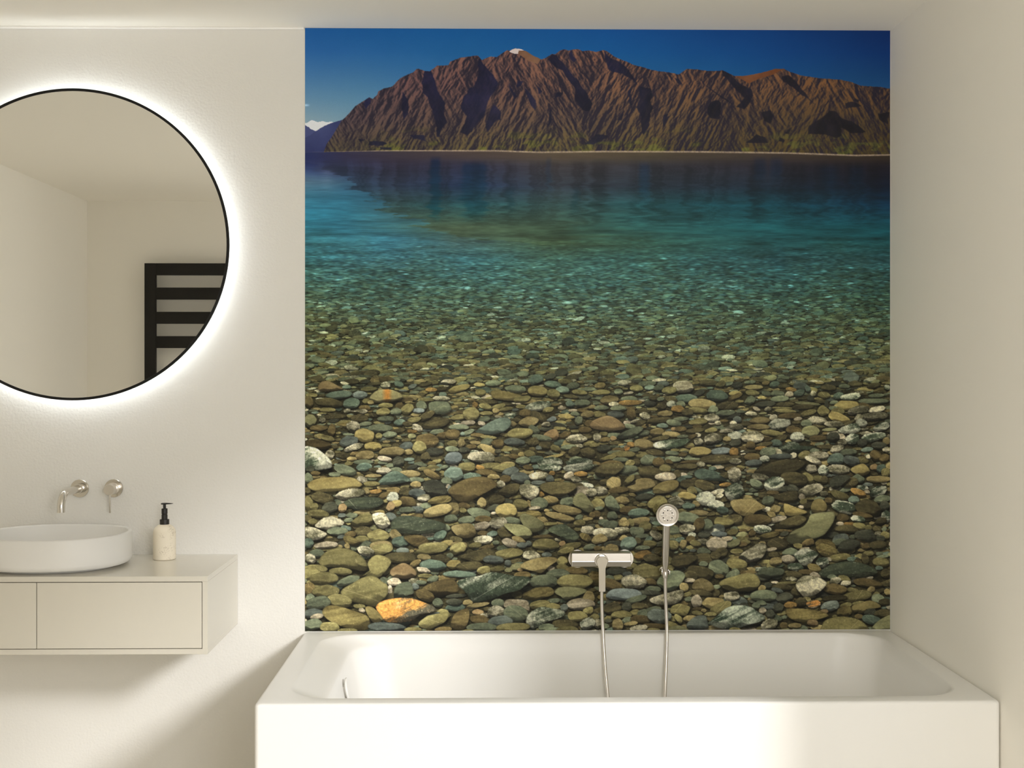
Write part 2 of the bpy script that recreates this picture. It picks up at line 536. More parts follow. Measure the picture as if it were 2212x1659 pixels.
SH += [zp(p, 1490, 50, 5.027) for p in (
    [(340, 490), (420, 530), (480, 580), (560, 640), (680, 700), (700, 780), (640, 880), (590, 940), (500, 900), (560, 860), (600, 800), (520, 720), (450, 650), (400, 600), (350, 580)],
    [(130, 650), (280, 760), (400, 840), (560, 940), (480, 890), (350, 830), (230, 740)],
    [(980, 590), (1060, 570), (1140, 660), (1210, 720), (1350, 850), (1280, 800), (1180, 760), (1080, 700), (1000, 650)],
    [(1290, 1100), (1400, 1010), (1500, 920), (1600, 940), (1660, 1000), (1780, 1040), (1830, 1090), (1930, 1170), (1880, 1190), (1760, 1180), (1640, 1100), (1640, 1190), (1590, 1230), (1480, 1190), (1290, 1190)],
    [(1720, 840), (1800, 820), (1900, 860), (1820, 890), (1710, 910)], [(700, 1200), (800, 1240), (820, 1300), (700, 1300), (590, 1270)],
    [(950, 1240), (1020, 1280), (1010, 1310), (950, 1290)], [(210, 870), (310, 850), (330, 900), (310, 1050), (230, 1040), (190, 1000)],
    [(790, 960), (900, 940), (920, 1010), (860, 1090), (800, 1060)], [(1090, 1130), (1060, 1200), (1010, 1190), (1040, 1150)], [(1820, 770), (1880, 800), (1860, 830), (1820, 810)], [(2060, 960), (2180, 930), (2180, 1060), (2100, 1020)])]
shd = np.zeros((MH, MW), np.float32)
for p in SH:
    shd = np.maximum(shd, poly_mask(p, PX + wx * 1.5 + tex2 * 0.8, PY + wy * 1.5).astype(np.float32))
shd = np.clip(blur1(shd, 1), 0, 1)[..., None] * 0.9
navy = grid([658, 1200, 1924], [(100, [(22, 24, 62), (24, 26, 54), (30, 28, 40)]), (325, [(26, 28, 54), (28, 28, 46), (26, 24, 30)])], PX, PY) * (1 + 0.10 * tex2[..., None])
mcol = mcol * (1 - shd) + navy * shd
# snow cap and the rusty shoulder
cap = poly_mask([(1098, 109), (1104, 104), (1112, 101.5), (1122, 103), (1130, 107), (1118, 106.5), (1117, 113), (1108, 113)], PX + wx * .4, PY + wy * .3)
shoulder = poly_mask([(1112, 106), (1134, 108), (1168, 125), (1160, 135), (1140, 128), (1118, 114)], PX + wx * .4, PY + wy * .4)
mcol = np.where(shoulder[..., None], np.array([116, 84, 64], np.float32) + tex2[..., None] * 6, mcol)
shoulder = poly_mask([(1585, 159), (1630, 155), (1676, 144), (1694, 146), (1668, 158), (1640, 165), (1618, 176)], PX + wx * .4, PY + wy * .4)
mcol = np.where(shoulder[..., None], np.array([112, 70, 44], np.float32) + tex2[..., None] * 6, mcol)
mcol = np.where(cap[..., None], np.array([205, 192, 190], np.float32), mcol)
img = img * (1 - mount[..., None]) + mcol * mount[..., None]
# pale beach
bw = np.interp(PX[0], [657, 700, 850, 1000, 1300, 1924], [0.6, 0.8, 1.4, 2.0, 2.4, 2.2])[None, :]
beach = np.clip(1.2 - np.abs(PY - shore_y + 0.5) / bw, 0, 1) * np.clip(0.85 + 0.12 * tex3, 0, 1) * np.clip((PX - 640) / 200, 0.25, 1)

# --- the water
WXS = [658, 740, 850, 1000, 1200, 1400, 1650, 1924]
rows_w = [(329, [(32, 42, 86), (44, 44, 72), (58, 52, 64), (70, 60, 60), (84, 74, 60), (74, 66, 52), (66, 56, 50), (60, 50, 38)]),
          (350, [(30, 40, 88), (42, 42, 70), (52, 46, 64), (56, 50, 62), (72, 64, 58), (62, 56, 54), (52, 46, 50), (40, 34, 34)]),
          (368, [(52, 72, 118), (46, 52, 86), (46, 46, 70), (42, 46, 70), (56, 54, 60), (46, 48, 58), (38, 38, 50), (26, 24, 34)]),
          (392, [(80, 112, 138), (56, 90, 120), (44, 58, 86), (30, 44, 76), (46, 52, 66), (36, 48, 62), (26, 36, 50), (14, 20, 36)]),
          (425, [(52, 112, 140), (46, 104, 132), (40, 76, 100), (26, 62, 84), (44, 66, 74), (26, 64, 74), (14, 50, 66), (8, 32, 56)]),
          (460, [(42, 114, 142), (44, 110, 136), (52, 92, 104), (46, 80, 82), (48, 80, 78), (34, 84, 88), (20, 82, 94), (10, 66, 90)]),
          (490, [(46, 116, 138), (48, 112, 136), (56, 110, 124), (66, 88, 74), (54, 80, 66), (38, 86, 86), (26, 86, 94), (18, 80, 92)]),
          (520, [(52, 114, 130), (52, 112, 130), (56, 118, 142), (68, 102, 106), (58, 82, 62), (44, 84, 78), (32, 82, 86), (26, 78, 84)]),
          (560, [(54, 116, 130), (54, 114, 134), (52, 108, 130), (50, 104, 120), (54, 94, 92), (44, 88, 92), (36, 82, 92), (30, 74, 86)]),
          (620, [(60, 102, 102), (56, 100, 106), (52, 98, 108), (52, 96, 104), (52, 96, 102), (46, 90, 98), (38, 82, 90), (30, 70, 76)]),
          (700, [(64, 84, 70), (62, 84, 74), (60, 84, 78), (58, 84, 80), (56, 82, 78), (52, 80, 76), (46, 74, 70), (36, 60, 56)]),
          (900, [(76, 80, 54)] * 8)]
ripx = N_W[:MH, :MW]
rip_amp = np.interp(PY, [328, 360, 420, 500, 600, 700], [0, 2, 6, 14, 10, 4]).astype(np.float32)
sx = np.clip(PX + ripx * rip_amp, MX0, MX1)
water = grid(WXS, rows_w, sx, PY)
# the mountain's mirror image: its dark edge and the dark columns of its gullies
edge_x = np.interp(PY, [345, 365, 385, 400, 430, 460, 480, 500, 515, 530], [640, 700, 730, 752, 800, 850, 905, 960, 1040, 1250])
inside = np.clip((sx + ripx * 11 - edge_x) / 7, 0, 1) * np.interp(PY, [340, 360, 480, 520, 545], [0, 1, 1, 0.6, 0])
refl = grid(WXS, [(360, [(44, 52, 86), (46, 54, 86), (46, 46, 68), (40, 44, 68), (56, 54, 60), (46, 48, 58), (38, 38, 50), (26, 24, 34)]),
                  (400, [(40, 66, 92), (40, 64, 88), (42, 56, 80), (28, 46, 76), (46, 54, 66), (36, 48, 62), (26, 40, 56), (14, 24, 42)]),
                  (440, [(40, 80, 96), (40, 78, 92), (48, 78, 84), (34, 74, 82), (46, 72, 74), (28, 74, 82), (16, 66, 80), (10, 48, 74)]),
                  (490, [(60, 90, 84), (62, 90, 80), (68, 92, 76), (66, 84, 66), (54, 78, 64), (38, 84, 84), (26, 86, 94), (18, 80, 92)]),
                  (530, [(60, 96, 90), (64, 96, 88), (66, 92, 80), (66, 88, 68), (58, 80, 58), (44, 82, 76), (32, 80, 84), (26, 76, 82)])], sx, PY)
water = water * (1 - inside[..., None]) + refl * inside[..., None]
col_n = fbm(2048, 8, 64, 4)[30]
cols = np.interp(sx.ravel(), np.arange(2048) * 0.75 + 500, col_n).reshape(MH, MW)
camt = np.interp(PY, [330, 350, 460, 500], [0.07, 0.12, 0.12, 0.0])
water *= (1 + np.clip(cols, -1.6, 0.8) * camt * inside)[..., None]
for cx, wd, y0, y1, am in ((938, 11, 335, 480, 0.75), (1010, 14, 345, 480, 0.6), (1034, 14, 345, 480, 0.6), (1100, 9, 400, 470, 0.22), (1182, 6, 335, 420, 0.25), (1240, 8, 400, 470, 0.22), (1389, 12, 345, 440, 0.45), (1640, 14, 332, 400, 0.35), (1675, 14, 332, 400, 0.35), (1790, 20, 350, 420, 0.3), (1850, 16, 350, 420, 0.3)):
    b = np.exp(-((PX + ripx * np.interp(PY, [340, 420, 480], [0.5, 3, 6]) - cx) / wd) ** 4) * np.clip((PY - y0) / 12, 0, 1) * np.clip((y1 - PY) / 30, 0, 1) * am
    water = water * (1 - b[..., None]) + np.stack([np.full_like(b, 10), 26 + np.clip(PY - 340, 0, 140) * 0.34, 62 + np.clip(PY - 340, 0, 140) * 0.14], -1) * b[..., None]
br = np.exp(-((PX - 705) / 14) ** 2) * np.clip((PY - 362) / 8, 0, 1) * np.clip((420 - PY) / 50, 0, 1)
water += br[..., None] * 22 * (1 + 0.3 * ripx[..., None])
st = np.interp(PY, [330, 380, 450, 520, 620], [0.02, 0.04, 0.07, 0.11, 0.14])
water *= (1 + nz(N_W, 500, 300) * st)[..., None]
wmask = (PY >= shore_y)
img = np.where(wmask[..., None], water, img)
img = img * (1 - beach[..., None]) + np.array([172, 154, 134], np.float32) * beach[..., None]

# --- the stones on the lake bed, painted from far to near
KIND = {  # light, dark, mottling, vein strength, grain, vein colour
    'o': ((128, 122, 80), (98, 92, 58), .6, .3, .05, (172, 160, 116)), 't': ((146, 134, 92), (114, 102, 66), .6, .25, .05, (184, 168, 122)),
    'T': ((156, 144, 94), (128, 115, 70), .55, .1, .04, (182, 166, 118)), 'g': ((112, 118, 92), (84, 91, 72), .6, .25, .05, (150, 152, 124)),
    'd': ((88, 82, 54), (60, 56, 38), .6, .25, .06, (134, 124, 88)), 'r': ((106, 94, 60), (78, 68, 43), .6, .25, .05, (158, 140, 98)),
    'b': ((100, 107, 96), (72, 78, 71), .6, .15, .05, (140, 148, 138)), 'B': ((122, 131, 124), (100, 109, 104), .45, .15, .05, (150, 158, 150)),
    'k': ((74, 75, 60), (52, 54, 43), .55, .2, .05, (122, 122, 106)), 'e': ((98, 112, 94), (70, 83, 71), .65, .25, .06, (148, 156, 136)),
    'E': ((120, 134, 116), (94, 110, 96), .6, .2, .05, (150, 160, 138)), 'w': ((176, 170, 142), (92, 90, 68), 1.0, .3, .10, (196, 190, 164)),
    'p': ((186, 176, 150), (142, 132, 106), .7, .1, .08, (204, 196, 174)), 'm': ((172, 173, 150), (62, 72, 56), 1.5, .3, .10, (196, 196, 174)),
    'M': ((150, 156, 136), (46, 58, 46), 1.4, .5, .08, (176, 180, 162)), 'G': ((86, 93, 70), (60, 67, 53), .7, .5, .06, (152, 154, 128)),
    'y': ((146, 116, 64), (108, 90, 54), .7, .2, .08, (196, 162, 104)), 'Y': ((172, 124, 66), (84, 80, 64), 1.5, .3, .10, (222, 192, 140)),
    'P': ((142, 142, 102), (116, 115, 80), .55, .35, .04, (170, 166, 124)), 'n': ((142, 124, 88), (120, 100, 68), .5, .25, .04, (174, 152, 112)),
    'Q': ((144, 137, 98), (120, 113, 78), .55, .1, .05, (174, 160, 116)), 's': ((122, 112, 70), (82, 73, 44), .9, .5, .05, (168, 150, 98)),
}
KIND = {k_: tuple(np.array(a, np.float32) if isinstance(a, tuple) else a for a in v_) for k_, v_ in KIND.items()}
stone = np.zeros((MH, MW, 3), np.float32)
stone[:] = np.array([50, 47, 30], np.float32) * (1 + 0.22 * N_C[(PY * 0.8).astype(int) % NS, (PX * 0.5).astype(int) % NS])[..., None]
SXC = (MW - 1) / (MX1 - MX0)
SYC = (MH - 1) / (MY1 - MY0)
TH = np.linspace(-PI, PI, 65)
rr_ = random.Random(11)


def radial(poly):
    """outline -> radius over direction (about the middle of the outline)"""
    p = np.array(poly, np.float64)
    q = np.concatenate([p[-1:], p, p[:2]])
    out = []
    for i in range(1, len(q) - 2):
        for s in (0, .25, .5, .75):
            out.append(0.5 * (2 * q[i] + (q[i + 1] - q[i - 1]) * s + (2 * q[i - 1] - 5 * q[i] + 4 * q[i + 1] - q[i + 2]) * s * s + (3 * q[i] - q[i - 1] - 3 * q[i + 1] + q[i + 2]) * s ** 3))
    out = np.array(out)
    c = (out.max(0) + out.min(0)) / 2
    d = out - c
    th = np.arctan2(d[:, 1], d[:, 0])
    r = np.hypot(d[:, 0], d[:, 1])
    o = np.argsort(th)
    th, r = th[o], r[o]
    th = np.concatenate([th - 2 * PI, th, th + 2 * PI])
    r = np.concatenate([r, r, r])
    return c, np.interp(TH, th, r), out.max(0) - out.min(0)


def blob(w, h, ang, kind):
    """an irregular pebble outline as radius over direction: worn corners, straighter flanks"""
    a = math.radians(-ang)
    th = TH - a
    if w < 13:
        e = rr_.uniform(1.35, 2.2)
        r = 1.0 / ((np.abs(np.cos(th)) / (w / 2)) ** e + (np.abs(np.sin(th)) / (h / 2)) ** e) ** (1 / e)
        r = r * (1 + 0.10 * np.cos(2 * TH + rr_.uniform(0, 6.28)) * rr_.random() + 0.07 * np.cos(3 * TH + rr_.uniform(0, 6.28)))
        r[-1] = r[0]
        return r
    n = rr_.choice((5, 6, 6, 7, 7, 8, 9))
    p0 = rr_.uniform(0, 6.28)
    an = sorted(((p0 + 2 * PI * (k + rr_.uniform(-.33, .33)) / n) % (2 * PI)) - PI for k in range(n))
    pts = []
    for t_ in an:
        q = rr_.uniform(0.94, 1.16)
        pts.append((q * math.cos(t_), q * math.sin(t_)))
    p = np.array(pts)
    # polygon radius in unit space
    c, s = np.cos(th), np.sin(th)
    # th is measured in image space; bring it to the unit circle of the flattened stone
    ut = np.arctan2(s / (h / 2), c / (w / 2))
    best = np.full(len(TH), 3.0)
    for k in range(n):
        x0, y0 = p[k]
        x1, y1 = p[(k + 1) % n]
        den = np.cos(ut) * (y1 - y0) - np.sin(ut) * (x1 - x0)
        num = x0 * (y1 - y0) - y0 * (x1 - x0)
        with np.errstate(divide='ignore', invalid='ignore'):
            tt = num / den
        best = np.where((tt > 0) & (tt < best), tt, best)
    best = np.minimum(best, 1.16)
    best = best[:-1]
    mixr = rr_.uniform(0.15, 0.5)
    best = best * (1 - mixr) + mixr * 1.0
    for _ in range(2):
        best = (best * 2 + np.roll(best, 1) + np.roll(best, -1)) / 4
    if kind in 'wmMY':
        best = best * (1 + 0.03 * np.array([rr_.gauss(0, 1) for _ in range(len(best))]))
    un = 1.0 / np.sqrt((c / (w / 2)) ** 2 + (s / (h / 2)) ** 2)
    return np.concatenate([best, best[:1]]) * un


def paint(cx, cy, r, w, h, ang, kind, seed, lum=1.0):
    c1, c2, mott, vein, grain, vcol = KIND[kind]
    rm = max(r.max(), 2)
    x0, x1 = int((cx - rm - MX0) * SXC) - 2, int((cx + rm + 0.2 * h - MX0) * SXC) + 3
    y0, y1 = int((cy - rm - MY0) * SYC) - 2, int((cy + rm + 0.4 * h - MY0) * SYC) + 3
    hy = max(h * 0.75 + abs(math.sin(math.radians(ang))) * w * .5, 3)
    y0, y1 = max(y0, int((cy - hy - MY0) * SYC)), min(y1, int((cy + hy + .4 * h - MY0) * SYC) + 2)
    x0, y0, x1, y1 = max(x0, 0), max(y0, 0), min(x1, MW), min(y1, MH)
    if x1 - x0 < 1 or y1 - y0 < 1:
        return
    X, Y = PX[y0:y1, x0:x1], PY[y0:y1, x0:x1]
    reg = stone[y0:y1, x0:x1]
    dx, dy = X - cx, Y - cy
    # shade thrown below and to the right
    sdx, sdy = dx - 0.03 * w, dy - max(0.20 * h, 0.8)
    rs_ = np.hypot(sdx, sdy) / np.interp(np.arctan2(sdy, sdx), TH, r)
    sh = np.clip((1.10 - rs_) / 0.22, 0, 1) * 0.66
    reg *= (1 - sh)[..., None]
    d = np.hypot(dx, dy)
    th = np.arctan2(dy, dx)
    R = np.interp(th, TH, r)
    rho = d / R
    al = np.clip((1 - rho) * R * 0.9 + 0.5, 0, 1)
    if al.max() <= 0:
        return
    a = math.radians(-ang)
    ca, sa = math.cos(a), math.sin(a)
    if w > 9:
        lu = dx * ca + dy * sa
        lv = -dx * sa + dy * ca
        s1 = (30.0 if kind in 'mMwY' else 46.0) / max(w, 26)
        iu, iv = (lu * s1 * 1.0 + seed * 37).astype(int) % NS, (lv * s1 * 2.2 + seed * 91).astype(int) % NS
        mo = N_A[(iv * 1) % NS, iu]
        bu, bv = (lu * s1 * 0.9 + seed * 13).astype(int) % NS, (lv * s1 * 2.4 + lu * 0.2 + seed * 57).astype(int) % NS
        ba = N_B[bv, bu]
        gr = N_C[(Y * 1.0 + seed * 7).astype(int) % NS, (X * 1.0 + seed * 5).astype(int) % NS]
        if kind in 'mMwY':
            sel = (0.0 if kind == 'Y' else 0.25) + mo * 1.0 + ba * (0.8 if kind in 'YM' else 0.4) + 0.12 * gr
        else:
            sel = mo * 0.55 + ba * 0.6
        f = np.clip(0.5 + 0.45 * mott * sel, 0, 1)[..., None]
        col = c1 * f + c2 * (1 - f)
        if kind == 'Y':
            o2 = np.clip(N_A[(iv + 200) % NS, (iu + 100) % NS] - 0.5, 0, 1)[..., None]
            col = col * (1 - o2) + np.array([212, 196, 164], np.float32) * o2
        if kind == 'Q':
            o2 = (np.clip(1.2 - np.abs(dx / w - 0.03) * 8 + mo * .15, 0, 1) * np.clip(0.9 - (dy / h - .15) * 1.2, 0, 1))[..., None]
            col = col * (1 - o2) + np.array([168, 114, 54], np.float32) * o2
        col = col * (1 + grain * gr + 0.04 * mo)[..., None]
        if vein > 0 and w > 18:
            vv = np.clip(1 - np.abs(ba - 1.0 - 0.3 * mo) / 0.10, 0, 1) * vein
            if seed % 5 == 0:
                q = lu * (0.3 + 0.14 * (seed % 6)) + lv * (0.5 + 0.2 * (seed % 4)) * (1 if seed % 2 else -1) - (seed % 7 - 3) * w * 0.05 + mo * 0.8
                vv = np.maximum(vv, np.clip(1 - np.abs(q) / 0.9, 0, 1) * min(0.8, vein * 2))
            col = col * (1 - vv[..., None]) + vcol * vv[..., None]
            sp = np.clip(gr - 2.3, 0, 1)[..., None]
            col = col * (1 - sp) + vcol * 1.1 * sp
    else:
        col = (c1 * 0.55 + c2 * 0.45) * np.ones(X.shape + (1,), np.float32)
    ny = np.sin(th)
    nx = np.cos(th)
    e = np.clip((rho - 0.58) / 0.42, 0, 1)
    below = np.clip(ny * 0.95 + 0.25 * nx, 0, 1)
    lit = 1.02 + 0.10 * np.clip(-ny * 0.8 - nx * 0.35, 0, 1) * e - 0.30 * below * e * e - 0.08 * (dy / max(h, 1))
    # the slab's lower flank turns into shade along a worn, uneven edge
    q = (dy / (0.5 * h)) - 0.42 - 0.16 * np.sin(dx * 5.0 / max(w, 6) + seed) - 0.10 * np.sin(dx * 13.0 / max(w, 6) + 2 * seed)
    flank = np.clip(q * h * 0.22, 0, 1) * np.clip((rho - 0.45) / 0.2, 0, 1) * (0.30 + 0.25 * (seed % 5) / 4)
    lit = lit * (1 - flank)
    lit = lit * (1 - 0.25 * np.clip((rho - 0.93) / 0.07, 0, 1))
    col = col * (lit * lum)[..., None]
    reg[:] = reg * (1 - al[..., None]) + col * al[..., None]


# stones that can be told one by one: window (left, top), then 'x y width height tilt kind' in 6.9125ths
HAND = {
    (650, 1180): '1475 155 470 150 0 d;1930 40 450 110 8 o;1960 270 390 150 -4 e;1810 340 230 80 -12 p;1385 520 200 110 0 p;335 460 420 160 0 o;360 655 380 180 5 o;570 800 380 170 -10 o;1280 1190 530 120 -3 b;1960 1100 520 180 22 o;250 830 350 180 12 g;180 990 300 130 0 b;230 1030 190 80 10 p;170 1150 280 150 5 g;420 1190 280 150 -5 o;1840 720 280 150 -25 r;590 360 320 100 -3 o;210 320 330 110 -3 o;1920 1020 260 40 20 b;120 620 160 170 0 r;130 750 130 110 0 g;2030 830 150 120 -20 g;700 500 350 120 18 g;1310 650 80 150 0 p;1670 510 160 80 0 w;1690 590 110 90 0 b;230 90 230 110 0 g;130 170 170 130 -20 w;960 60 250 120 -15 w;1190 30 330 140 10 o;1500 50 190 80 0 b;1820 150 200 80 -5 t;1230 510 130 110 -30 g;860 880 170 70 -5 o;900 940 100 60 -20 p;1690 240 180 80 30 r;2080 180 280 130 0 d;1840 430 220 60 0 o;1260 380 160 60 50 o;690 1240 280 60 0 o;1660 1230 260 70 0 o;2110 1230 250 80 5 r;1780 530 150 70 0 g;1950 480 170 90 20 g',
    (960, 1180): '940 100 420 140 3 o;1290 130 280 130 -5 w;1740 215 150 130 0 o;710 190 300 110 -3 b;120 260 220 130 15 T;360 285 370 120 5 d;200 405 490 100 -2 e;570 350 190 120 10 o;770 330 220 80 3 o;1470 520 400 190 5 g;1670 400 340 120 2 g;1940 520 520 190 0 o;1940 360 340 120 0 r;1380 700 470 150 12 s;2010 860 400 150 0 p;1050 990 340 210 -10 g;820 1110 340 150 3 b;500 1080 300 130 -8 r;480 975 170 80 0 n;480 870 350 70 12 t;780 840 190 120 0 g;130 820 240 90 0 k;160 730 300 60 4 k;1070 720 140 130 15 d;540 1200 430 120 0 g;1010 1200 500 120 3 o;1780 1160 360 130 -4 d;1970 1040 300 140 -3 o;1500 1200 220 90 8 g;750 970 240 170 10 w;2130 760 180 180 0 t;1400 860 290 110 10 o;1600 810 200 70 8 g;1600 900 230 100 0 o;2120 1150 220 150 20 m;930 240 100 90 0 b;1750 310 180 100 -10 o;1510 120 140 70 0 b;1790 60 260 90 20 o;1150 420 240 100 0 r;1220 630 150 70 -10 k;330 830 150 80 0 t;1570 330 110 90 0 p;1110 345 80 50 0 n;180 20 250 160 25 o;60 130 110 80 10 g;940 350 110 60 0 P;1770 910 120 100 0 b;640 930 170 70 0 d;2130 960 160 110 30 o;590 1020 130 60 0 w',
    (1280, 1180): '800 380 430 230 0 o;600 525 380 190 -4 w;1600 390 400 210 -8 d;1870 330 300 230 -30 g;1640 590 330 210 0 t;885 640 250 90 -3 g;630 790 330 90 18 g;280 920 280 160 15 d;680 890 280 100 -3 d;1290 950 290 170 3 o;1540 820 170 170 0 p;2060 750 240 130 4 w;410 1020 300 110 3 o;620 990 170 90 5 o;980 1040 350 220 -8 b;700 1090 280 110 -4 r;360 1170 160 160 0 t;1180 1190 200 110 -25 o;1440 1080 200 90 5 t;1900 920 340 140 25 o;940 1190 400 70 -5 r;680 1220 250 90 5 w;270 570 300 150 -20 r;1430 510 170 60 5 p;1350 610 140 120 -30 t;1600 700 350 80 -8 d;740 130 250 120 10 y;880 180 260 130 -5 d;340 370 280 130 0 k;2090 430 220 140 25 g;1780 840 330 160 5 t;500 410 140 70 0 b;360 465 150 80 10 o;230 470 130 80 0 g;820 690 400 70 -3 k;1640 260 130 70 0 g;1640 70 210 100 -5 g;1620 140 150 60 0 o;1900 100 220 130 25 d;1830 140 150 120 -10 d;1400 720 130 70 15 o;1560 935 160 50 0 r;1550 1000 160 70 -10 o;1650 960 80 60 0 t;1750 1015 180 60 0 o;490 900 140 110 0 k;1270 1080 80 150 35 o;880 950 260 90 12 g;730 1010 180 130 20 g;560 1150 200 60 8 t;500 1100 160 80 20 g;220 1110 100 60 0 k;60 1150 110 130 0 w;850 530 180 100 -20 r;1880 450 130 60 0 r;1420 790 140 70 10 g;1450 440 190 150 0 d',
    (1610, 1180): '640 190 220 120 0 p;1150 240 190 150 20 m;1210 60 320 170 -20 s;1400 170 320 100 8 o;1620 200 200 80 -5 e;380 390 380 130 5 g;1030 330 220 110 -20 T;920 385 260 70 -5 r;740 310 240 110 -5 m;270 740 400 150 -3 g;1340 645 370 140 -8 r;1840 560 430 120 -10 r;1660 750 440 140 8 o;1010 865 200 110 5 Y;670 880 190 100 3 y;1270 900 260 140 15 b;1000 1150 170 90 -5 n;1880 1100 270 130 -10 e;480 920 190 120 10 k;365 1010 140 120 -15 k;580 770 270 130 10 k;1480 980 230 150 15 s;570 1190 120 100 0 r;730 1190 200 70 2 t;350 1170 260 140 20 w;170 1140 230 70 25 d;1330 780 380 80 3 d;1590 660 190 70 0 o;560 610 280 90 -5 d;1340 520 170 100 15 w;1500 555 160 80 10 w;2130 690 110 100 0 t;250 965 110 90 15 p;470 660 180 70 -15 b;1480 490 200 90 -20 o;720 425 240 90 -4 d;680 490 170 60 -5 w;610 550 280 50 3 o;1040 440 180 80 -25 p;450 225 180 110 5 t;420 130 150 100 0 d;660 90 220 110 10 g;1680 280 130 180 0 d;1790 200 110 170 10 d;2030 240 250 130 -3 o;2100 410 140 130 20 d;1990 800 200 150 -25 g;1960 800 160 80 -15 b;2090 840 180 90 0 d;1500 890 180 70 15 o;1690 860 190 60 8 o;330 590 120 90 0 k;240 630 120 90 30 t;830 840 170 120 5 d;1870 990 180 100 5 k;2060 1010 240 110 5 d;1700 1060 130 70 -10 r;430 540 110 40 -5 p;1120 590 140 120 0 w;1240 200 90 60 0 p;150 890 120 90 -10 g;230 850 160 70 0 g;1290 460 140 60 0 g;1860 480 110 40 8 p;2000 330 110 60 0 E;1880 660 130 90 40 t;760 690 160 130 -25 d;910 800 130 70 0 o;1820 860 230 70 10 d;1170 980 140 60 10 n',
    (650, 1000): '410 890 430 170 10 w;540 1010 310 130 3 g;920 1010 250 150 0 d;1140 1070 320 180 8 o;1465 1165 240 150 0 e;1180 1225 310 150 0 t;900 1125 200 100 0 o;1950 1250 440 140 5 o;2020 700 430 150 14 t;1590 570 280 150 -15 r;1720 440 250 120 -5 b;720 450 420 130 10 w;310 510 320 150 -12 d;430 650 260 150 15 k;250 745 300 110 -6 o;1360 510 170 150 0 m;1820 510 190 100 10 w;1095 415 190 60 5 y;650 90 320 130 -18 g;930 50 230 110 5 e;240 40 400 110 0 m;1220 100 210 90 5 w;1610 150 300 100 -3 t;1940 160 280 100 -30 r;1400 600 180 100 15 T;1570 690 230 80 0 g;360 1210 350 100 3 p;100 590 130 200 0 o;2060 1070 200 120 30 e;1370 400 200 100 0 r;1390 1060 190 140 -30 t;740 1150 270 120 -20 s;100 1180 170 130 -15 e;490 160 170 70 0 g;210 140 140 60 -5 r;900 240 160 90 -15 w;970 410 90 90 0 t;1060 180 260 50 3 t;1050 300 240 70 0 o;1700 240 230 70 0 g;1700 310 150 90 0 t;1540 420 180 150 20 d;2060 540 350 110 8 s;1320 640 120 140 -40 n;1720 680 190 90 -10 b;610 660 120 120 -20 n;550 590 80 100 20 g;190 640 130 100 25 o;750 770 180 80 3 g;600 770 130 60 0 b;700 840 130 60 0 g;170 870 140 100 0 o;660 960 160 80 -10 E;730 1050 170 80 12 r;1330 790 170 110 -20 b;100 820 100 110 0 d;960 1210 130 120 -20 g;1530 770 100 50 0 t;1240 470 230 80 25 r;2160 260 160 120 0 g;130 80 120 90 0 k;2150 1190 150 90 10 T;450 1140 200 60 0 d;590 1090 110 50 10 b;680 1230 70 90 20 t;100 220 130 150 0 g;80 400 110 90 0 d;1140 90 280 70 0 d;1650 50 160 60 20 k',
    (960, 1000): '120 150 290 200 0 E;1820 570 210 140 8 g;910 700 300 200 0 T;540 930 230 120 10 p;790 880 250 150 5 w;310 840 240 110 8 g;900 1040 240 160 -15 d;560 1140 270 120 3 w;960 1185 250 110 -18 p;2120 1000 200 140 0 w;1110 210 260 140 -5 b;960 120 280 120 22 b;1390 190 280 120 5 w;740 660 230 100 10 k;760 540 230 130 15 d;1120 610 210 150 -10 o;1400 600 240 170 -10 g;540 590 130 150 -10 t;1560 540 240 110 -3 t;90 680 240 180 20 t;80 820 200 110 5 g;650 40 320 90 5 o;310 60 240 120 0 o;1570 60 330 100 0 m;1980 60 450 120 5 m;200 1230 260 140 0 t;50 1190 130 90 10 T;1090 1140 210 90 -20 t;380 190 300 100 0 e;720 195 190 70 0 t;890 230 160 110 10 r;820 310 130 100 0 w;1330 665 170 50 8 p;1320 750 230 90 -10 s;160 1130 190 80 -10 d;560 1040 160 70 0 r;700 1050 160 80 15 E;1240 1195 90 80 10 b;1440 840 170 90 -12 t;2120 830 150 50 3 t;2000 890 170 90 5 o;1990 810 130 80 25 g;560 830 240 100 0 r;1000 850 240 90 -10 g;1560 900 200 50 3 o;1480 1090 420 50 4 r;270 630 180 90 -5 r;1250 610 80 110 15 t;2180 430 150 110 0 w;1870 400 170 110 15 d;1840 180 150 100 30 p;1950 240 160 80 -20 w;1560 230 110 110 15 b;1220 290 90 80 0 g;1390 285 210 60 0 b;2020 155 200 70 0 y;1590 145 90 70 0 y;1430 465 80 80 0 y;610 130 300 90 -8 r;510 60 140 70 -15 y;860 60 350 100 12 o;1230 60 150 70 -10 r;1340 50 110 60 10 E;2090 1100 100 160 60 s;1700 1130 140 60 0 w;1740 1200 100 80 40 n;440 1220 180 80 8 o;610 1250 220 60 10 r;750 1180 100 60 0 g;1140 1220 150 80 0 b;2070 330 270 90 -3 m;1510 700 80 40 0 t;1870 930 120 60 0 d;400 620 80 90 20 d;930 560 140 60 -10 k;260 700 110 70 -20 o;720 740 90 40 5 p;1860 1240 330 100 15 o;2150 1250 180 80 10 g;2190 770 90 90 0 r;1960 340 200 100 0 d;60 390 60 120 0 b;40 340 70 60 0 p',
